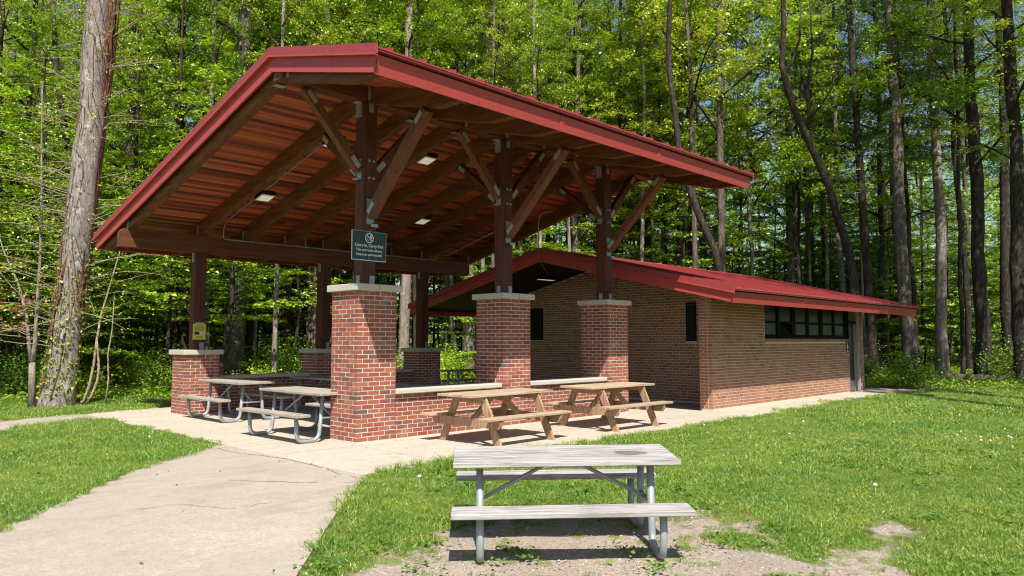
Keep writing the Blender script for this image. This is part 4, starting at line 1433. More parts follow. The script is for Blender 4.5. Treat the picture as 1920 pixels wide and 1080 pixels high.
def crown_pine(seed, H=24.0, z_dead=3.5, z_live=9.0, leaf=0.16):
    rg = np.random.default_rng(seed)
    wood = MB()
    L = []
    z = z_dead
    while z < H - 0.5:
        for q in range(rg.integers(2, 5)):
            az = rg.uniform(0, 6.283)
            live = z > z_live
            ln = (rg.uniform(0.5, 1.9) if not live else rg.uniform(1.4, 3.2) * (1.1 - 0.7 * (z - z_live) / (H - z_live)))
            bp_ = curve_pts((0, 0, z), (math.cos(az), math.sin(az), 0.05), ln, 4, rg, droop=0.05 if live else 0.1, wob=0.14)
            wood.tube(bp_, [0.022, 0.016, 0.011, 0.007, 0.003], 4, cap=False)
            if live:
                m = int(90 * ln)
                t = rg.uniform(0.25, 1.05, m)
                i = np.clip((t * 4).astype(int), 0, 3)
                c = bp_[i] + (bp_[i + 1] - bp_[i]) * (t * 4 - i)[:, None] + rg.normal(0, 1, (m, 3)) * np.array([0.2, 0.2, 0.07])
                L.append(leaves(c, leaf, 0.7, 0.7, ratio=0.22, rg=rg))
        z += rg.uniform(0.35, 0.8)
    return wood, np.concatenate(L)


def trunk_mesh(H, r0, r1, lean, seed, mat, path=None, n=14, flare=1.35):
    """tapered, slightly crooked bole with root flare and lumpy bark; lean = (dx,dy) per metre"""
    rg = np.random.default_rng(seed)
    rings = 26
    pts, rr = [], []
    wx = wy = 0.0
    for i in range(rings):
        t = (i / (rings - 1)) ** 1.25
        z = -0.15 + t * (H + 0.15)
        wx += rg.normal(0, 0.035); wy += rg.normal(0, 0.035)
        if path is not None:
            px_, py_ = path(z)
        else:
            px_, py_ = lean[0] * z, lean[1] * z
        pts.append((px_ + wx * min(1, z / 3 + 0.05), py_ + wy * min(1, z / 3 + 0.05), z))
        fl = 1 + (flare - 1) * math.exp(-max(z, 0) / 0.45)
        rr.append((r0 + (r1 - r0) * t) * fl)
    mb = MB().tube(pts, rr, n)
    V = np.array(mb.v)
    ctr = np.repeat(np.array(pts), n, 0)
    for i in range(len(ctr)):
        d = V[i] - ctr[i]
        k = 1 + 0.16 * mnoise.noise(Vector((V[i][0] * 5 + seed, V[i][1] * 5, V[i][2] * 1.1))) + 0.07 * mnoise.noise(Vector((V[i][0] * 16, V[i][1] * 16 + seed, V[i][2] * 4)))
        V[i] = ctr[i] + d * k
    mb.v = [tuple(v) for v in V]
    return mb.mesh('trunk', mat, True)


# shared crowns
UND = []
for sd, H, z0, sp, nb_, lf, mt in ((1, 7.5, 1.2, 2.4, 30, 0.125, M_LEAF), (2, 9.5, 1.6, 2.8, 36, 0.13, M_LEAF), (3, 6.0, 0.8, 2.1, 26, 0.115, M_LEAF), (4, 11.0, 2.2, 2.9, 38, 0.135, M_LEAFY), (5, 8.5, 1.5, 2.6, 32, 0.12, M_LEAFD)):
    w_, l_ = crown_understory(sd, H, z0, sp, nb_, lf)
    UND.append((w_.mesh('stem', M_BARKD, True), np_quads('crown', l_, mt), H))
TALLC = []
for sd, H, z0, nl, mt in ((21, 22, 6.0, 15, M_LEAFY), (22, 24, 7.5, 16, M_LEAF), (23, 20, 5.0, 15, M_LEAF), (24, 25, 9.0, 14, M_LEAFY)):
    w_, l_ = crown_tall(sd, H, z0, nl)
    TALLC.append((w_.mesh('limbs', M_BARKD, True), np_quads('crown', l_, mt), H))
PINEC = []
for sd, H, zd, zl in ((31, 25, 3.0, 11.0), (32, 23, 4.0, 9.0)):
    w_, l_ = crown_pine(sd, H, zd, zl)
    PINEC.append((w_.mesh('limbs', M_BARKD, True), np_quads('crown', l_, M_NEEDLE), H))
BOLE = [trunk_mesh(23, 0.5, 0.16, (0.0, 0.0), 50 + i, m, n=10) for i, m in enumerate((M_BARK, M_BARKD, M_BARK, M_BARKP))]


def big_tree(px, depth, wpx, label, kind='tall', lean=0.0, bark=M_BARK, H=23, seed=0, group='forest trees behind the shelter', z=None, var=0, crown=True, path=None, rz=None):
    """a tree with its own bole; wpx = trunk width in photo pixels, lean = sideways metres per metre of height"""
    p = at(px, depth)
    p.z = float(ground_z(p.x, p.y))
    r = wpx * depth / 1392.0 / 2 * 0.86
    nm = 'pine_tree' if kind == 'pine' else 'forest_tree'
    t = empty(nm, p, 0, label, 'tree', group)
    lv = (RT.x * lean, RT.y * lean)
    pf = None
    if path is not None:
        def pf(zz):
            zs = [a for a, b_ in path]; xs = [b_ for a, b_ in path]
            o_ = float(np.interp(zz, zs, xs))
            return RT.x * o_, RT.y * o_
    me = trunk_mesh(H, r, r * 0.42, lv, seed + 100, bark, pf, 14 if wpx > 18 else 10)
    inst('trunk', me, t)
    if crown:
        C_ = PINEC if kind == 'pine' else TALLC
        w_, l_, h_ = C_[(var + seed) % len(C_)]
        a = rnd.uniform(0, 6.28) if rz is None else rz
        shx = lean * 11
        s = (H / h_)
        for nm_, me_ in (('limbs', w_), ('crown', l_)):
            o = inst(nm_, me_, t, (RT.x * shx, RT.y * shx, 0), (0, 0, a), (s, s, s))
    return t


TREES = [
    # px, depth, width px, lean, kind, bark, label
    (22, 27, 15, 0.02, 'tall', M_BARK, 'slim grey trunk at the left edge of the picture'),
    (239, 30, 26, 0.0, 'tall', M_BARK, 'stout trunk with a flared foot right of the vine-covered trunk'),
    (255, 33, 15, -0.03, 'tall', M_BARKP, 'slender pale trunk just right of the vine-covered trunk'),
    (345, 30, 25, -0.02, 'tall', M_BARKD, 'dark straight trunk above the left slope of the shelter roof'),
    (392, 40, 9, 0.0, 'tall', M_BARKP, 'thin pale sunlit trunk above the left slope of the shelter roof'),
    (440, 29, 46, 0.01, 'tall', M_BARK, 'thick grey trunk seen between the two nearest short piers'),
    (472, 32, 26, 0.0, 'tall', M_BARKD, 'dark trunk close behind the thick grey trunk'),
    (590, 31, 32, 0.02, 'tall', M_BARK, 'grey trunk seen left of the nearest tall pier'),
    (628, 36, 20, 0.0, 'pine', M_BARK, 'grey trunk rising above the peak of the shelter roof'),
    (757, 28, 24, 0.01, 'tall', M_BARKP, 'pale mottled trunk seen right of the nearest tall pier'),
    (790, 37, 18, 0.0, 'tall', M_BARKD, 'dark trunk above the shelter roof, right of its peak'),
    (838, 38, 11, 0.0, 'tall', M_BARKP, 'thin pale trunk framed between the short and the middle tall pier'),
    (856, 36, 13, 0.0, 'tall', M_BARK, 'thin brown trunk framed between the short and the middle tall pier'),
    (1040, 40, 10, 0.0, 'tall', M_BARK, 'thin trunk above the middle of the shelter roof'),
    (1077, 36, 16, 0.01, 'tall', M_BARK, 'forked grey trunk above the middle of the shelter roof'),
    (1303, 30, 13, -0.01, 'tall', M_BARK, 'straight slim trunk above the far end of the shelter roof'),
    (1349, 32, 19, 0.0, 'tall', M_BARK, 'straight brown mossy trunk above the far end of the shelter roof'),
    (1418, 38, 10, 0.0, 'tall', M_BARKP, 'thin pale trunk right of the far end of the shelter roof'),
    (1499, 36, 9, -0.01, 'tall', M_BARKD, 'thin dark pole-like trunk above the restroom roof'),
    (1550, 40, 10, 0.0, 'pine', M_BARKP, 'thin pale sunlit trunk above the restroom roof'),
    (1583, 34, 13, 0.0, 'pine', M_BARK, 'grey trunk above the restroom roof beside the leaning tree'),
    (1632, 33, 20, -0.05, 'tall', M_BARKD, 'dark leaning trunk behind the end of the restroom building'),
    (1655, 38, 12, 0.0, 'tall', M_BARKD, 'thin dark trunk behind the end of the restroom building'),
    (1676, 40, 14, 0.01, 'pine', M_BARK, 'slim trunk left of the big pine at the end of the restroom roof'),
    (1703, 32, 31, -0.02, 'pine', M_BARK, 'big grey pine trunk at the end of the restroom roof'),
    (1727, 44, 9, 0.0, 'tall', M_BARKP, 'thin pale trunk right of the big pine'),
    (1762, 34, 25, -0.005, 'pine', M_BARKP, 'second big pine trunk, patched with sunlight, right of the restroom roof'),
    (1812, 35, 14, -0.02, 'pine', M_BARKD, 'dark slim trunk between the two pines and the right edge'),
    (1824, 39, 11, 0.0, 'tall', M_BARK, 'slim grey trunk near the right edge, beside a darker one'),
    (1836, 30, 30, 0.0, 'tall', M_BARKD, 'thick dark trunk foot in shade near the right edge'),
    (1890, 33, 23, -0.005, 'pine', M_BARKD, 'tall dark pine trunk at the right edge'),
    (1913, 27, 34, 0.0, 'tall', M_BARKD, 'very dark thick trunk cut by the right edge of the picture'),
]
for i, (px, dp, w, ln, kd, bk, lb_) in enumerate(TREES):
    big_tree(px, dp, w, lb_, kd, ln, bk, H=21 + (i * 7) % 6, seed=i)

# two trees with a crooked shape of their own
big_tree(1618, 29, 21, 'dark crooked trunk leaning left over the restroom roof', 'tall', 0, M_BARKD, 19, 71,
         path=[(0, 0), (2, -0.15), (5, -0.55), (7.5, -1.25), (9.5, -2.1), (11, -2.75), (12.2, -3.1), (15, -2.9), (19, -3.2)], crown=False)
crook = bpy.context.scene.objects[-1].parent
cb = MB()
cb.tube([(RT.x * a, RT.y * a, z) for a, z in ((-2.15, 9.6), (-1.9, 10.4), (-1.95, 11.6), (-1.7, 13), (-1.75, 16))], [0.10, 0.085, 0.07, 0.05, 0.02], 7)
cb.tube([(RT.x * a, RT.y * a, z) for a, z in ((-1.95, 10.3), (-1.4, 10.9), (-0.9, 11.7), (-0.6, 12.8))], [0.06, 0.045, 0.03, 0.012], 6)
cb.tube([(RT.x * a, RT.y * a, z) for a, z in ((-3.0, 11.9), (-2.5, 12.7), (-2.2, 13.6), (-2.1, 15))], [0.08, 0.06, 0.045, 0.02], 6)
cb.build('forked_branches', M_BARKD, crook, True)
big_tree(1352, 27, 19, 'dark trunk curving left below the far end of the shelter roof', 'tall', 0, M_BARKD, 18, 72,
         path=[(0, 0), (2.5, 0.0), (4.5, -0.25), (6, -0.9), (7.5, -1.35), (9, -1.5), (12, -1.75), (18, -1.6)], crown=False)
big_tree(128, 24, 22, 'dark crooked trunk behind the vine-covered trunk', 'tall', 0, M_BARKD, 13, 73,
         path=[(0, 0.2), (4, 0.05), (7, -0.2), (9, -0.7), (11, -1.1), (13, -1.25)], var=2)

# slim poles deeper in the wood, mostly bare in view
POLE = [trunk_mesh(20, 0.11, 0.04, (0.012 * (i - 1.5), 0.0), 80 + i, m, n=7, flare=1.1) for i, m in enumerate((M_BARKD, M_BARK, M_BARKD, M_BARKP))]
cnt = 0
while cnt < 75:
    px = rnd.uniform(-60, 1980); dp = rnd.uniform(24, 52)
    p = at(px, dp)
    if (-3 < p.x < 12 and -4 < p.y < 10.5) or (6 < p.x < 21 and -6 < p.y < 10): continue
    if px > 1400 and rnd.random() < 0.6: continue
    zone = 'left of the shelter' if px < 330 else 'behind the shelter' if px < 1400 else 'behind and right of the restroom building'
    t = empty('slim_tree', (p.x, p.y, float(ground_z(p.x, p.y))), 0, 'slim pole-like trunk in the woods ' + zone, 'tree', 'slim trunks ' + zone)
    s_ = rnd.uniform(0.6, 1.3)
    inst('trunk', POLE[rnd.randrange(4)], t, (0, 0, 0), (0, 0, rnd.uniform(0, 6.28)), (s_, s_, 1))
    w_, l_, h_ = TALLC[rnd.randrange(4)]
    a = rnd.uniform(0, 6.28)
    inst('limbs', w_, t, (0, 0, 4), (0, 0, a), (0.55, 0.55, 0.75))
    inst('crown', l_, t, (0, 0, 4), (0, 0, a), (0.55, 0.55, 0.75))
    cnt += 1

# the vine-covered trunk by the path
vt = empty('vine_covered_tree', at(116, 17.4), 0, 'thick vine-covered trunk with bare drooping twigs beside the side path', 'tree')
vt.location.z = float(ground_z(vt.location.x, vt.location.y))
inst('trunk', trunk_mesh(17, 0.315, 0.215, (RT.x * 0.082, RT.y * 0.082), 5, M_BARKV, n=22, flare=1.4), vt)
rg = np.random.default_rng(77)
tw_ = MB(); lv_ = []
vn = MB()
for k in range(260):
    z = rg.uniform(1.4, 10.8)
    r = 0.30 - 0.006 * z
    az = rg.uniform(0, 6.283)
    c = np.array([RT.x * 0.082 * z, RT.y * 0.082 * z, z])
    d = np.array([math.cos(az), math.sin(az), 0.0])
    p = c + d * r
    L_ = rg.uniform(0.5, 2.3) * (0.75 if z > 6 else 1.0)
    bp_ = curve_pts(p, d + np.array([0, 0, rg.uniform(0.0, 0.5)]), L_, 6, rg, droop=0.10, wob=0.24)
    tw_.tube(bp_, [0.0125, 0.0115, 0.010, 0.0085, 0.007, 0.005, 0.003], 4, cap=False)
    if rg.uniform() < 0.85:
        m = rg.integers(5, 20)
        cc = bp_[rg.integers(2, 7, m)] + rg.normal(0, 0.07, (m, 3))
        lv_.append(leaves(cc, 0.055, 0.6, 0.8, rg=rg))
for k in range(30):
    az = rg.uniform(0, 6.283)
    pts = []
    zz = rg.uniform(-0.1, 2.5)
    for i in range(22):
        z = zz + i * 0.38
        az += rg.normal(0, 0.16)
        r = (0.318 - 0.006 * z) * (1 + 0.4 * math.exp(-z / 0.45)) * 1.05
        pts.append((RT.x * 0.082 * z + r * math.cos(az), RT.y * 0.082 * z + r * math.sin(az), z))
    vn.tube(pts, rg.uniform(0.010, 0.036), 5, cap=False)
for k in range(900):
    z = abs(rg.normal(0, 1.7)) + 0.2
    az = rg.uniform(0, 6.283)
    r = (0.318 - 0.006 * z) * (1 + 0.4 * math.exp(-z / 0.45)) * rg.uniform(1.04, 1.25)
    lv_.append(leaves(np.array([[RT.x * 0.082 * z + r * math.cos(az), RT.y * 0.082 * z + r * math.sin(az), z]]), 0.09, 0.4, 0.7, rg=rg))
tw_.build('twigs', M_TWIG, vt, True)
vn.build('vines', M_VINE, vt, True)
put(bpy.data.objects.new('ivy', np_quads('ivy', np.concatenate(lv_), M_LEAFY)), vt)

# forked sapling with a few dead leaf clusters
fk = empty('forked_sapling', at(68, 17.0), 0, 'pale forked sapling with dead russet leaves left of the vine-covered trunk', 'tree')
fk.location.z = float(ground_z(fk.location.x, fk.location.y))
fm = MB()
def rp(u, z, d=0.0): return (RT.x * u + FW.x * d, RT.y * u + FW.y * d, z)
fm.tube([rp(0.02, -0.1), rp(0.0, 0.6), rp(-0.02, 1.05)], [0.085, 0.07, 0.066], 8)
fm.tube([rp(-0.02, 1.0), rp(0.03, 1.5), rp(0.04, 2.4), rp(0.06, 3.6), rp(0.02, 5.0), rp(-0.04, 6.4), rp(-0.08, 7.6)], [0.05, 0.045, 0.04, 0.034, 0.026, 0.018, 0.008], 7)
fm.tube([rp(-0.02, 1.0), rp(-0.16, 1.6, 0.05), rp(-0.26, 2.2, 0.08), rp(-0.5, 2.9, 0.1), rp(-0.85, 3.6, 0.1), rp(-1.1, 4.2, 0.15)], [0.052, 0.045, 0.036, 0.027, 0.016, 0.006], 7)
dl = []; gl = []
for k in range(46):
    z = rg.uniform(1.6, 7.0)
    p = np.array(rp(0.04, z))
    az = rg.uniform(0, 6.283)
    bp_ = curve_pts(p, (math.cos(az), math.sin(az), 0.35), rg.uniform(0.5, 1.5), 5, rg, droop=0.12, wob=0.2)
    fm.tube(bp_, [0.012, 0.010, 0.008, 0.006, 0.004, 0.002], 4, cap=False)
    m = rg.integers(4, 16)
    gl.append(leaves(bp_[rg.integers(1, 6, m)] + rg.normal(0, 0.09, (m, 3)), 0.075, 0.8, 0.6, rg=rg))
for (u, z) in ((-0.62, 3.2), (-0.72, 2.55), (-0.42, 2.3), (-0.12, 2.45), (-0.75, 1.95), (-0.3, 3.35), (-0.28, 1.85)):
    m = 26
    dl.append(leaves(np.array([rp(u, z, -0.1)]) + rg.normal(0, 1, (m, 3)) * np.array([0.11, 0.11, 0.09]), 0.085, 0.2, 0.9, rg=rg))
fm.build('stems', M_BARKP, fk, True)
put(bpy.data.objects.new('dead_leaves', np_quads('dead_leaves', np.concatenate(dl), M_DEADLEAF)), fk)
put(bpy.data.objects.new('young_leaves', np_quads('young_leaves', np.concatenate(gl), M_LEAFY)), fk)

# leaning vine stems right of the vine-covered trunk
lvn = empty('wild_vine', at(158, 17.6), 0, 'twisted brown vine stems rising right of the vine-covered trunk', 'vine')
lm_ = MB()
lm_.tube([rp(-0.12, 0.0), rp(0.1, 0.12), rp(0.22, 0.5), rp(0.3, 1.0), rp(0.34, 1.5), rp(0.42, 2.1), rp(0.6, 2.8), rp(0.8, 3.6), rp(0.9, 4.4)], [0.03, 0.035, 0.034, 0.03, 0.028, 0.026, 0.02, 0.014, 0.006], 7)
lm_.tube([rp(0.12, 0.0), rp(0.28, 0.25), rp(0.4, 0.6), rp(0.42, 0.95), rp(0.37, 1.35), rp(0.34, 1.6)], [0.03, 0.034, 0.03, 0.028, 0.024, 0.02], 7)
lm_.tube([rp(0.6, 0.0), rp(0.66, 0.6), rp(0.62, 1.2), rp(0.7, 1.8), rp(0.72, 2.6)], [0.02, 0.02, 0.018, 0.014, 0.006], 6)
lm_.build('stems', M_TWIG, lvn, True)


def blocked(x, y, m=0.0):
    return (-3.2 - m < x < 10.5 + m and -4.5 < y < 9.8 + m) or (6 < x < 20.5 + m and -6.5 < y < 9.6 + m)


# understory maples
UL = 'leafy young maple filling the woods between the trunks'
def sapling(x, y, v, s, label=UL, group='young maples in the understory'):
    st, cr, H = UND[v]
    t = empty('young_maple', (x, y, float(ground_z(x, y))), 0, label, 'tree', group)
    a = rnd.uniform(0, 6.28)
    inst('trunk', st, t, (0, 0, 0), (0, 0, a), (s, s, s))
    inst('crown', cr, t, (0, 0, 0), (0, 0, a), (s, s, s))


def hides_trunk(px, dp):
    return any(abs(px - t_[0]) < 42 and dp < t_[1] + 1 for t_ in TREES)


cnt = 0
tries = 0
while cnt < 250 and tries < 6000:
    tries += 1
    px = rnd.uniform(-250, 2150)
    dp = 18.3 + 36 * rnd.random() ** 1.35 if px < 330 else 22 + 34 * rnd.random() ** 1.25
    p = at(px, dp)
    if blocked(p.x, p.y, 2.2): continue
    if px > 1380 and dp < 36 and rnd.random() < 0.8: continue
    if hides_trunk(px, dp) and rnd.random() < 0.8: continue
    if px < 330 and dp < 19.5 and abs(px - 115) < 70: continue
    v = rnd.choice((0, 1, 2, 3, 4) if px > 1350 else (0, 1, 2, 3, 0, 1))
    if px > 1500: v = rnd.choice((4, 1, 4, 2, 0))
    zone = ('young maple in the woods left of the shelter' if px < 330 else 'young maple seen behind the shelter, between its posts and above its roof' if px < 1000 else
            'young maple in the woods above the far end of the shelter roof' if px < 1420 else 'young maple among the trunks behind and right of the restroom building')
    sapling(p.x, p.y, v, rnd.uniform(0.8, 1.25), zone, zone.replace('young maple', 'young maples'))
    cnt += 1

cnt = 0
while cnt < 75:
    px = rnd.uniform(1330, 2150); dp = rnd.uniform(37, 62)
    p = at(px, dp)
    if blocked(p.x, p.y, 2): continue
    zone = 'young maple among the trunks behind and right of the restroom building'
    sapling(p.x, p.y, rnd.choice((4, 2, 0, 4)), rnd.uniform(0.75, 1.1), zone, zone.replace('young maple', 'young maples'))
    cnt += 1

# distant trees, all much alike
cnt = 0
tries = 0
while cnt < 170 and tries < 4000:
    tries += 1
    px = rnd.uniform(-500, 2400) if cnt < 130 else rnd.uniform(350, 1350)
    dp = 38 + 62 * rnd.random() if cnt < 130 else rnd.uniform(30, 48)
    p = at(px, dp)
    if blocked(p.x, p.y, 3): continue
    if px > 1480 and rnd.random() < 0.65: continue
    t = empty('distant_tree', (p.x, p.y, float(ground_z(p.x, p.y))), 0, 'tree standing deep in the woods among many others', 'tree', 'trees deep in the woods')
    k = rnd.randrange(4)
    s = rnd.uniform(0.3, 0.8)
    inst('trunk', BOLE[k], t, (0, 0, 0), (0, 0, rnd.uniform(0, 6)), (s, s, 1))
    w_, l_, h_ = TALLC[rnd.randrange(4)] if rnd.random() < 0.85 else PINEC[rnd.randrange(2)]
    a = rnd.uniform(0, 6.28)
    f = rnd.uniform(0.85, 1.15)
    inst('limbs', w_, t, (0, 0, 0), (0, 0, a), (f, f, f))
    inst('crown', l_, t, (0, 0, 0), (0, 0, a), (f, f, f))
    cnt += 1

# trees out of frame on the right that shade the restroom roof and the wood edge
for i, (x, y, v) in enumerate(((11.4, -9.0, 3), (14.0, -9.4, 3), (17.5, -9.2, 1), (22.0, -9.4, 0))):
    t = empty('shade_tree', (x, y, float(ground_z(x, y))), 0, 'broad tree just outside the right edge shading the restroom roof', 'tree', 'shade trees beyond the right edge')
    s = 0.62
    inst('trunk', BOLE[i % 4], t, (0, 0, 0), (0, 0, i), (s, s, 1))
    w_, l_, h_ = TALLC[v]
    inst('limbs', w_, t, (0, 0, 0), (0, 0, i * 1.3), (1.15, 1.15, 1.2))
    inst('crown', l_, t, (0, 0, 0), (0, 0, i * 1.3), (1.15, 1.15, 1.2))

# shrubs along the wood edge
def shrub_mesh(seed, R=0.9, H=1.3, n=900, leaf=0.085):
    rg = np.random.default_rng(seed)
    L = []
    wood = MB()
    for k in range(14):
        az = rg.uniform(0, 6.283)
        bp_ = curve_pts((rg.normal(0, 0.08), rg.normal(0, 0.08), -0.05), (math.cos(az) * 0.6, math.sin(az) * 0.6, 1.0), H * rg.uniform(0.6, 1.1), 5, rg, droop=0.12, wob=0.22)
        wood.tube(bp_, [0.011, 0.010, 0.008, 0.006, 0.004, 0.002], 4, cap=False)
        m = n // 14
        t = rg.uniform(0.2, 1.05, m); i = np.clip((t * 5).astype(int), 0, 4)
        c = bp_[i] + (bp_[i + 1] - bp_[i]) * (t * 5 - i)[:, None] + rg.normal(0, 1, (m, 3)) * np.array([0.22, 0.22, 0.10]) * R
        c[:, 2] = np.abs(c[:, 2]) + 0.03
        L.append(leaves(c, leaf, 1.0, 0.5, rg=rg))
    return wood.mesh('stems', M_BARKD, True), np_quads('foliage', np.concatenate(L), (M_LEAF, M_LEAFD, M_LEAFY)[seed % 3])


SHR = [shrub_mesh(i, *a) for i, a in enumerate(((0.9, 1.2, 900), (1.1, 1.6, 1100), (0.8, 0.8, 800)))]
cnt = tries = 0
while cnt < 150 and tries < 6000:
    tries += 1
    px = rnd.uniform(-120, 2050)
    dp = (18.2 if px < 330 else 22.0) + 26 * rnd.random() ** 1.7
    p = at(px, dp)
    if blocked(p.x, p.y, 0.8): continue
    if px < 330 and ((dp < 18.9 and 30 < px < 190) or rnd.random() < 0.6): continue
    if px > 1500 and rnd.random() < 0.45: continue
    t = empty('shrub', (p.x, p.y, float(ground_z(p.x, p.y))), 0, 'low leafy shrub on the forest floor', 'shrub', 'shrubs on the forest floor')
    st, fo = SHR[rnd.choice((0, 1, 2) if px < 1400 else (1, 1, 0, 2))]
    a = rnd.uniform(0, 6.28); f = rnd.uniform(0.7, 1.3)
    inst('stems', st, t, (0, 0, 0), (0, 0, a), (f, f, f))
    inst('foliage', fo, t, (0, 0, 0), (0, 0, a), (f, f, f))
    cnt += 1

# the far woods read as one mass
rg = np.random.default_rng(5)
nb_ = 2400
az_ = rg.uniform(-0.95, 0.95, nb_)
dd = rg.uniform(70, 125, nb_)
ctr = []
for a, d in zip(az_, dd):
    v = FW * math.cos(a) + RT * math.sin(a)
    ctr.append((CAM.x + v.x * d, CAM.y + v.y * d, 0))
ctr = np.array(ctr)
ctr[:, 2] = np.where(np.arange(nb_) < 1500, rg.uniform(0, 1, nb_) ** 0.8 * 25 + 0.5, rg.uniform(0, 7, nb_))
q = []
for c in ctr:
    m = 80
    q.append(leaves(c + rg.normal(0, 1, (m, 3)) * np.array([2.0, 2.0, 1.2]), 0.46, 1.0, 0.7, rg=rg))
far = put(bpy.data.objects.new('distant_woods', np_quads('distant_woods', np.concatenate(q), M_LEAF)))
tag(far, 'hazy mass of green woods far behind the trunks', 'woods', kind='stuff')

# fallen logs
for px, dp, L_, r, rz_, lb_ in ((20, 22.5, 4.5, 0.16, 0.25, 'fallen log on the forest floor at the left edge'), (1868, 27.5, 5.0, 0.17, -0.45, 'fallen log lying in the shade near the right edge')):
    p = at(px, dp); p.z = float(ground_z(p.x, p.y)) + r * 0.8
    lg = tag(MB().tube([(-L_ / 2, 0, 0), (-L_ / 4, 0.06, 0.03), (0, -0.03, 0.0), (L_ / 4, 0.05, 0.04), (L_ / 2, 0.0, 0.0)], [r, r * 0.97, r * 0.9, r * 0.8, r * 0.7], 10).build('fallen_log', M_BARK, None, True), lb_, 'log')
    lg.location = p
    lg.rotation_euler = (0, 0, TH - math.pi / 2 + rz_)

# ================================================================== grass, ground cover, gravel
LIB = bpy.data.collections.new('scatter_sources')      # not linked to the scene


def scatter(name, variants, P, rot, scl, idx_, label, cat):
    col = bpy.data.collections.new(name + '_sources')
    for i, me in enumerate(variants):
        o = bpy.data.objects.new('%s_source_%02d' % (name, i), me)
        col.objects.link(o)
    me = bpy.data.meshes.new(name)
    me.from_pydata(P.tolist(), [], [])
    for nm, tp, arr in (('rot', 'FLOAT_VECTOR', rot), ('scl', 'FLOAT', scl), ('pick', 'INT', idx_)):
        a = me.attributes.new(nm, tp, 'POINT')
        a.data.foreach_set('vector' if tp == 'FLOAT_VECTOR' else 'value', np.asarray(arr).ravel())
    o = put(bpy.data.objects.new(name, me))
    tag(o, label, cat, kind='stuff')
    ng = bpy.data.node_groups.new(name, 'GeometryNodeTree')
    ng.interface.new_socket('Geometry', in_out='INPUT', socket_type='NodeSocketGeometry')
    ng.interface.new_socket('Geometry', in_out='OUTPUT', socket_type='NodeSocketGeometry')
    nd, lk = ng.nodes, ng.links
    gi, go = nd.new('NodeGroupInput'), nd.new('NodeGroupOutput')
    ci = nd.new('GeometryNodeCollectionInfo')
    ci.inputs['Collection'].default_value = col
    ci.inputs['Separate Children'].default_value = True
    ci.inputs['Reset Children'].default_value = True
    ip = nd.new('GeometryNodeInstanceOnPoints')
    ip.inputs['Pick Instance'].default_value = True
    def att(nm, tp):
        n_ = nd.new('GeometryNodeInputNamedAttribute'); n_.data_type = tp; n_.inputs['Name'].default_value = nm
        return n_.outputs['Attribute']
    er = nd.new('FunctionNodeEulerToRotation')
    lk.new(att('rot', 'FLOAT_VECTOR'), er.inputs[0])
    lk.new(gi.outputs[0], ip.inputs['Points'])
    lk.new(ci.outputs[0], ip.inputs['Instance'])
    lk.new(att('pick', 'INT'), ip.inputs['Instance Index'])
    lk.new(er.outputs[0], ip.inputs['Rotation'])
    lk.new(att('scl', 'FLOAT'), ip.inputs['Scale'])
    lk.new(ip.outputs[0], go.inputs[0])
    md = o.modifiers.new('scatter', 'NODES')
    md.node_group = ng
    return o


def grass_patch(seed, R, n, h0, h1, w, mat, lean=0.45):
    rg = np.random.default_rng(seed)
    r = R * np.sqrt(rg.uniform(0, 1, n)); a = rg.uniform(0, 6.283, n)
    p = np.stack([r * np.cos(a), r * np.sin(a), np.full(n, -0.005)], -1)
    h = rg.uniform(h0, h1, n)[:, None]
    d = unit(np.concatenate([rg.normal(0, lean, (n, 2)), np.ones((n, 1))], 1))
    s = unit(np.cross(d, rg.normal(0, 1, (n, 3))))
    bend = np.concatenate([rg.normal(0, 0.35, (n, 2)), -0.15 * np.ones((n, 1))], 1)
    ww = (w * rg.uniform(0.7, 1.3, n))[:, None]
    mid = p + d * h * 0.6
    tip = p + d * h + bend * h * 0.5
    q1 = np.stack([p - s * ww / 2, p + s * ww / 2, mid + s * ww * 0.42, mid - s * ww * 0.42], 1)
    q2 = np.stack([mid - s * ww * 0.42, mid + s * ww * 0.42, tip + s * ww * 0.06, tip - s * ww * 0.06], 1)
    V = np.concatenate([q1, q2], 1).reshape(-1, 4, 3)
    # weld the two quads of a blade so that a blade is one piece
    n8 = len(q1)
    vv = np.concatenate([q1, q2[:, 2:]], 1).reshape(-1, 3)
    b = np.arange(n8)[:, None] * 6
    F = np.concatenate([b + np.array([[0, 1, 2, 3]]), b + np.array([[3, 2, 4, 5]])], 1).reshape(-1, 4)
    me = bpy.data.meshes.new('grass_patch')
    me.from_pydata(vv.tolist(), [], F.tolist())
    me.materials.append(mat)
    return me


GP = [grass_patch(200 + i, 0.17, 240, 0.022, 0.062, 0.0056, M_GRASS, 0.6) for i in range(4)]
GP += [grass_patch(210 + i, 0.28, 420, 0.026, 0.066, 0.0072, M_GRASS, 0.6) for i in range(3)]
GP += [grass_patch(220 + i, 0.12, 90, 0.09, 0.19, 0.007, M_GRASS, 0.6) for i in range(2)]
GP += [grass_patch(230 + i, 0.5, 480, 0.035, 0.09, 0.012, M_GRASS, 0.6) for i in range(2)]


def paved(x, y):
    return inside(slab_poly, x, y) | inside(path_main, x, y) | inside(path_left, x, y)


def candidates(d0, d1, step, rg, margin=0.07):
    half = 0.5 * 1920 / 1392 * 1.16
    P = []
    u = np.arange(-d1 * half, d1 * half, step)
    v = np.arange(d0, d1, step)
    U, V = np.meshgrid(u, v)
    U, V = U.ravel(), V.ravel()
    U = U + rg.uniform(-0.5, 0.5, U.size) * step
    V = V + rg.uniform(-0.5, 0.5, V.size) * step
    k = np.abs(U) < V * half + 0.4
    U, V = U[k], V[k]
    c, s_ = math.cos(TH), math.sin(TH)
    return CAM.x + c * V + RT.x * U, CAM.y + s_ * V + RT.y * U


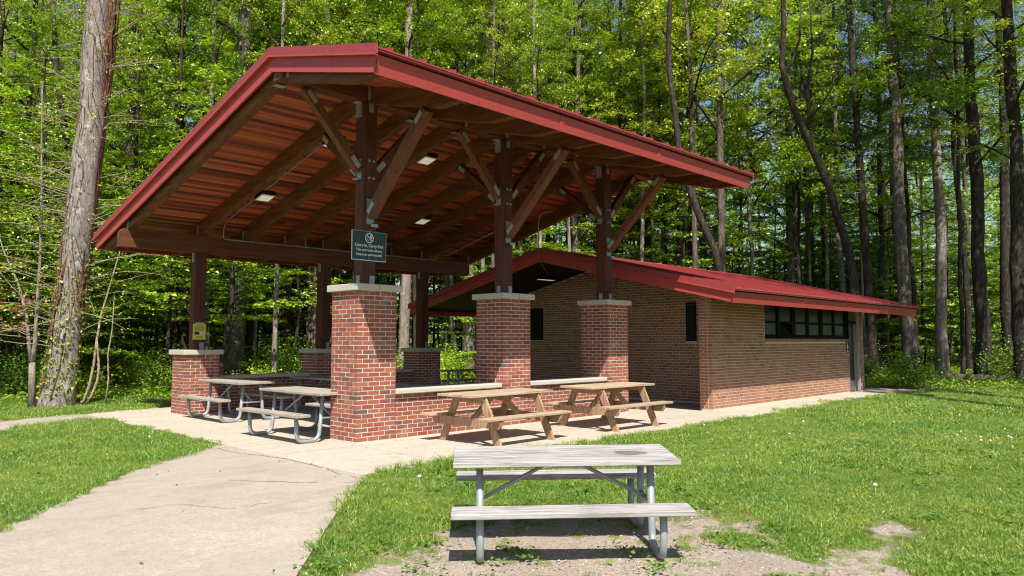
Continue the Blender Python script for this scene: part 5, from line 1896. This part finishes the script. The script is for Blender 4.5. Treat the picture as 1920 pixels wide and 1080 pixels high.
rg = np.random.default_rng(99)
PX, PY, PS, PI_ = [], [], [], []
for d0, d1, step, lo, hi in ((2.6, 9.5, 0.125, 0, 4), (9.5, 15.5, 0.17, 4, 7), (15.5, 30, 0.32, 9, 11)):
    x, y = candidates(d0, d1, step, rg)
    off = 0.10 if lo == 0 else 0.16
    ok = ~paved(x, y) & ~paved(x + off, y) & ~paved(x - off, y) & ~paved(x, y + off * 0.6) & ~paved(x, y - off)
    ok &= ~((x > 6.0) & (x < 18) & (y > -1.5) & (y < 8.5))
    x, y = x[ok], y[ok]
    nz = fbm(x, y, 0.9, 3) + 0.4 * fbm(x, y, 3.5, 9)
    dm = dirt_mask(x, y, nz)
    fm_ = forest_mask(x, y)
    keep = rg.uniform(0, 1, x.size) > np.clip(dm * 1.05 + 0.6 * fbm(x, y, 2.6, 31) * (dm > 0.03), 0, 0.94)
    keep &= rg.uniform(0, 1, x.size) > fm_ * 0.97
    x, y, dm = x[keep], y[keep], dm[keep]
    sc = rg.uniform(0.75, 1.25, x.size) * (1 - 0.6 * np.clip(dm * 1.6, 0, 1)) * (1 + 0.35 * fbm(x, y, 0.5, 21))
    PX.append(x); PY.append(y); PS.append(np.clip(sc, 0.4, 1.7)); PI_.append(rg.integers(lo, hi, x.size))
# ragged taller grass along paving edges
ex, ey = [], []
for poly in (slab_poly[:8], path_main[9:17][::-1], path_main[0:8], path_left[9:14], path_left[0:6]):
    for a, b2 in zip(poly[:-1], poly[1:]):
        L_ = math.hypot(b2[0] - a[0], b2[1] - a[1])
        m = int(L_ * 24)
        t = rg.uniform(0, 1, m)
        ex.append(a[0] + (b2[0] - a[0]) * t + rg.normal(0, 0.05, m)); ey.append(a[1] + (b2[1] - a[1]) * t + rg.normal(0, 0.05, m))
ex, ey = np.concatenate(ex), np.concatenate(ey)
k = ~paved(ex, ey)
ex, ey = ex[k], ey[k]
PX.append(ex); PY.append(ey); PS.append(rg.uniform(0.45, 0.95, ex.size)); PI_.append(np.where(rg.uniform(0, 1, ex.size) < 0.25, rg.integers(7, 9, ex.size), rg.integers(0, 4, ex.size)))
# tall tufts here and there
x, y = candidates(3, 14, 0.55, rg)
k = ~paved(x, y) & (fbm(x, y, 0.6, 44) > 0.3) & (dirt_mask(x, y, fbm(x, y, 0.9, 3)) < 0.1)
PX.append(x[k]); PY.append(y[k]); PS.append(rg.uniform(0.6, 1.1, k.sum())); PI_.append(rg.integers(7, 9, k.sum()))
# the thick clump at the corner of the apron
m = 60
PX.append(rg.normal(-0.1, 0.35, m)); PY.append(-2.62 - np.abs(rg.normal(0, 0.14, m))); PS.append(rg.uniform(0.8, 1.25, m)); PI_.append(rg.integers(7, 9, m))
x, y = np.concatenate(PX), np.concatenate(PY)
P = np.stack([x, y, ground_z(x, y) + np.clip(0, 0, 0)], -1)
rot = np.stack([rg.normal(0, 0.06, x.size), rg.normal(0, 0.06, x.size), rg.uniform(0, 6.283, x.size)], -1)
scatter('grass', GP, P, rot, np.concatenate(PS), np.concatenate(PI_).astype(np.int32), 'short sunlit lawn grass, thin around the bare patch', 'grass')

# broad-leaved weeds in the turf
def weed_patch(seed, mat):
    rg = np.random.default_rng(seed)
    m = 46
    c = np.stack([rg.normal(0, 0.075, m), rg.normal(0, 0.075, m), np.abs(rg.normal(0, 0.012, m)) + 0.022], -1)
    return np_quads('weed_patch', leaves(c, 0.034, 1.0, 0.4, ratio=0.7, rg=rg), mat)


M_WEED = leaf_mat('weed_leaf', (0.05, 0.13, 0.014), (0.11, 0.23, 0.02), (0.2, 0.33, 0.035), 0.3)
WP = [weed_patch(400 + i, M_WEED) for i in range(3)]
x, y = candidates(3, 13, 0.36, rg)
nzw = fbm(x, y, 0.7, 90)
k = ~paved(x, y) & ~((x > -2) & (x < 18) & (y > -2) & (y < 8.6)) & (rg.uniform(0, 1, x.size) < 0.25 + 0.8 * nzw)
x, y = x[k], y[k]
scatter('lawn_weeds', WP, np.stack([x, y, ground_z(x, y)], -1), np.stack([0 * x, 0 * x, rg.uniform(0, 6.28, x.size)], -1), rg.uniform(0.6, 1.5, x.size), rg.integers(0, 3, x.size).astype(np.int32), 'flat broad-leaved weeds among the lawn grass', 'weeds')

# forest floor cover
def cover_patch(seed, mat):
    rg = np.random.default_rng(seed)
    m = 130
    c = np.stack([rg.normal(0, 0.32, m), rg.normal(0, 0.32, m), np.abs(rg.normal(0, 0.10, m)) + 0.02], -1)
    return np_quads('cover_patch', leaves(c, 0.075, 1.0, 0.4, rg=rg), mat)


CP = [cover_patch(300 + i, mt) for i, mt in enumerate((M_LEAF, M_LEAFD, M_LEAFD, M_LEAF))]
x, y = candidates(17.8, 48, 0.62, rg)
fm_ = forest_mask(x, y)
k = (rg.uniform(0, 1, x.size) < fm_ * (0.45 + 0.9 * fbm(x, y, 0.22, 60))) & ~((x > -1.9) & (x < 20) & (y > -3) & (y < 8.6)) & ~paved(x, y)
x, y = x[k], y[k]
P = np.stack([x, y, ground_z(x, y)], -1)
scatter('undergrowth', CP, P, np.stack([0 * x, 0 * x, rg.uniform(0, 6.28, x.size)], -1), rg.uniform(0.6, 1.6, x.size), rg.integers(0, 4, x.size).astype(np.int32), 'low green undergrowth on the forest floor', 'undergrowth')

# pebbles and straw on the bare patch
def pebble(seed, mat):
    bm = bmesh.new()
    bmesh.ops.create_icosphere(bm, subdivisions=1, radius=1.0)
    rr = random.Random(seed)
    sx, sy, sz = rr.uniform(0.7, 1.3), rr.uniform(0.7, 1.1), rr.uniform(0.35, 0.6)
    for v in bm.verts: v.co = Vector((v.co.x * sx, v.co.y * sy, v.co.z * sz)) * rr.uniform(0.8, 1.15)
    me = bpy.data.meshes.new('pebble'); bm.to_mesh(me); bm.free(); me.materials.append(mat)
    return me


M_PEB = [plain('pebble_grey', (0.36, 0.34, 0.31), 0.9), plain('pebble_white', (0.55, 0.52, 0.47), 0.9), plain('pebble_tan', (0.38, 0.27, 0.19), 0.9)]
PB = [pebble(i, M_PEB[i % 3]) for i in range(6)]
x = rg.uniform(-5, 2.5, 60000); y = rg.uniform(-9, -3.6, 60000)
dm = dirt_mask(x, y, fbm(x, y, 0.9, 3))
k = (rg.uniform(0, 1, x.size) < dm * 0.75) & ~paved(x, y)
x, y = x[k], y[k]
P = np.stack([x, y, ground_z(x, y) + 0.004], -1)
scatter('gravel', PB, P, rg.uniform(0, 6.28, (x.size, 3)) * np.array([0.05, 0.05, 1]), 0.003 + 0.010 * rg.uniform(0, 1, x.size) ** 4, rg.integers(0, 6, x.size).astype(np.int32), 'scattered pebbles on the bare patch round the grey table', 'gravel')

# dandelions
def dandelion(kind):
    mb = MB()
    mb.tube([(0, 0, 0), (0.004, 0, 0.06), (0, 0.004, 0.11 if kind else 0.075)], 0.0022, 4)
    z = 0.11 if kind else 0.075
    r = 0.022 if kind else 0.02
    mb.lathe([(0.001, z - r * 0.5), (r, z), (r * 0.8, z + r * 0.6), (0.001, z + r * 0.8)], 8)
    return mb.mesh('dandelion', plain('seed_head', (0.75, 0.74, 0.68), 0.9) if kind else plain('yellow_flower', (0.80, 0.55, 0.02), 0.7))


DN = [dandelion(0), dandelion(1)]
x, y = candidates(8.5, 22, 1.25, rg)
lat = (x - CAM.x) * RT.x + (y - CAM.y) * RT.y
k = ~paved(x, y) & (forest_mask(x, y) < 0.3) & (dirt_mask(x, y, 0) < 0.1) & (rg.uniform(0, 1, x.size) < np.where(lat > 2.5, 0.55, 0.12)) & ~((x > -2) & (x < 18) & (y > -2) & (y < 8.6))
x, y = x[k], y[k]
pick = (rg.uniform(0, 1, x.size) < 0.45).astype(np.int32)
hx, hy = at(1880, 11.5).x + rg.normal(0, 0.45, 12), at(1880, 11.5).y + rg.normal(0, 0.45, 12)
x, y, pick = np.concatenate([x, hx]), np.concatenate([y, hy]), np.concatenate([pick, np.ones(12, np.int32)])
P = np.stack([x, y, ground_z(x, y)], -1)
scatter('dandelions', DN, P, np.stack([0 * x, 0 * x, rg.uniform(0, 6.28, x.size)], -1), rg.uniform(0.6, 1.05, x.size), pick, 'yellow dandelions and white seed heads dotting the lawn', 'dandelions')

# fallen leaves and bits on paving, lawn and bare ground
LT = [np_quads('fallen_leaf', leaves(np.zeros((1, 3)), 1.0, 1.0, 0.25, rg=rg), M_DEADLEAF) for i in range(4)]
x, y = candidates(3.0, 19, 0.42, rg)
k = (rg.uniform(0, 1, x.size) < np.where(paved(x, y), 0.16, 0.3)) & ~((x > -0.5) & (x < 7.0) & (y > -0.5) & (y < 7)) & ~((x > 7.9) & (y > -1.5) & (x < 18))
x, y = x[k], y[k]
z = np.where(inside(slab_poly, x, y), 0.006, np.where(paved(x, y), path_z(x, y) + 0.008, ground_z(x, y) + 0.03))
scatter('leaf_litter', LT, np.stack([x, y, z], -1), np.stack([rg.normal(0, 0.15, x.size), rg.normal(0, 0.15, x.size), rg.uniform(0, 6.28, x.size)], -1), rg.uniform(0.018, 0.055, x.size), rg.integers(0, 4, x.size).astype(np.int32), 'a few dry brown leaves scattered over path and lawn', 'leaf litter')
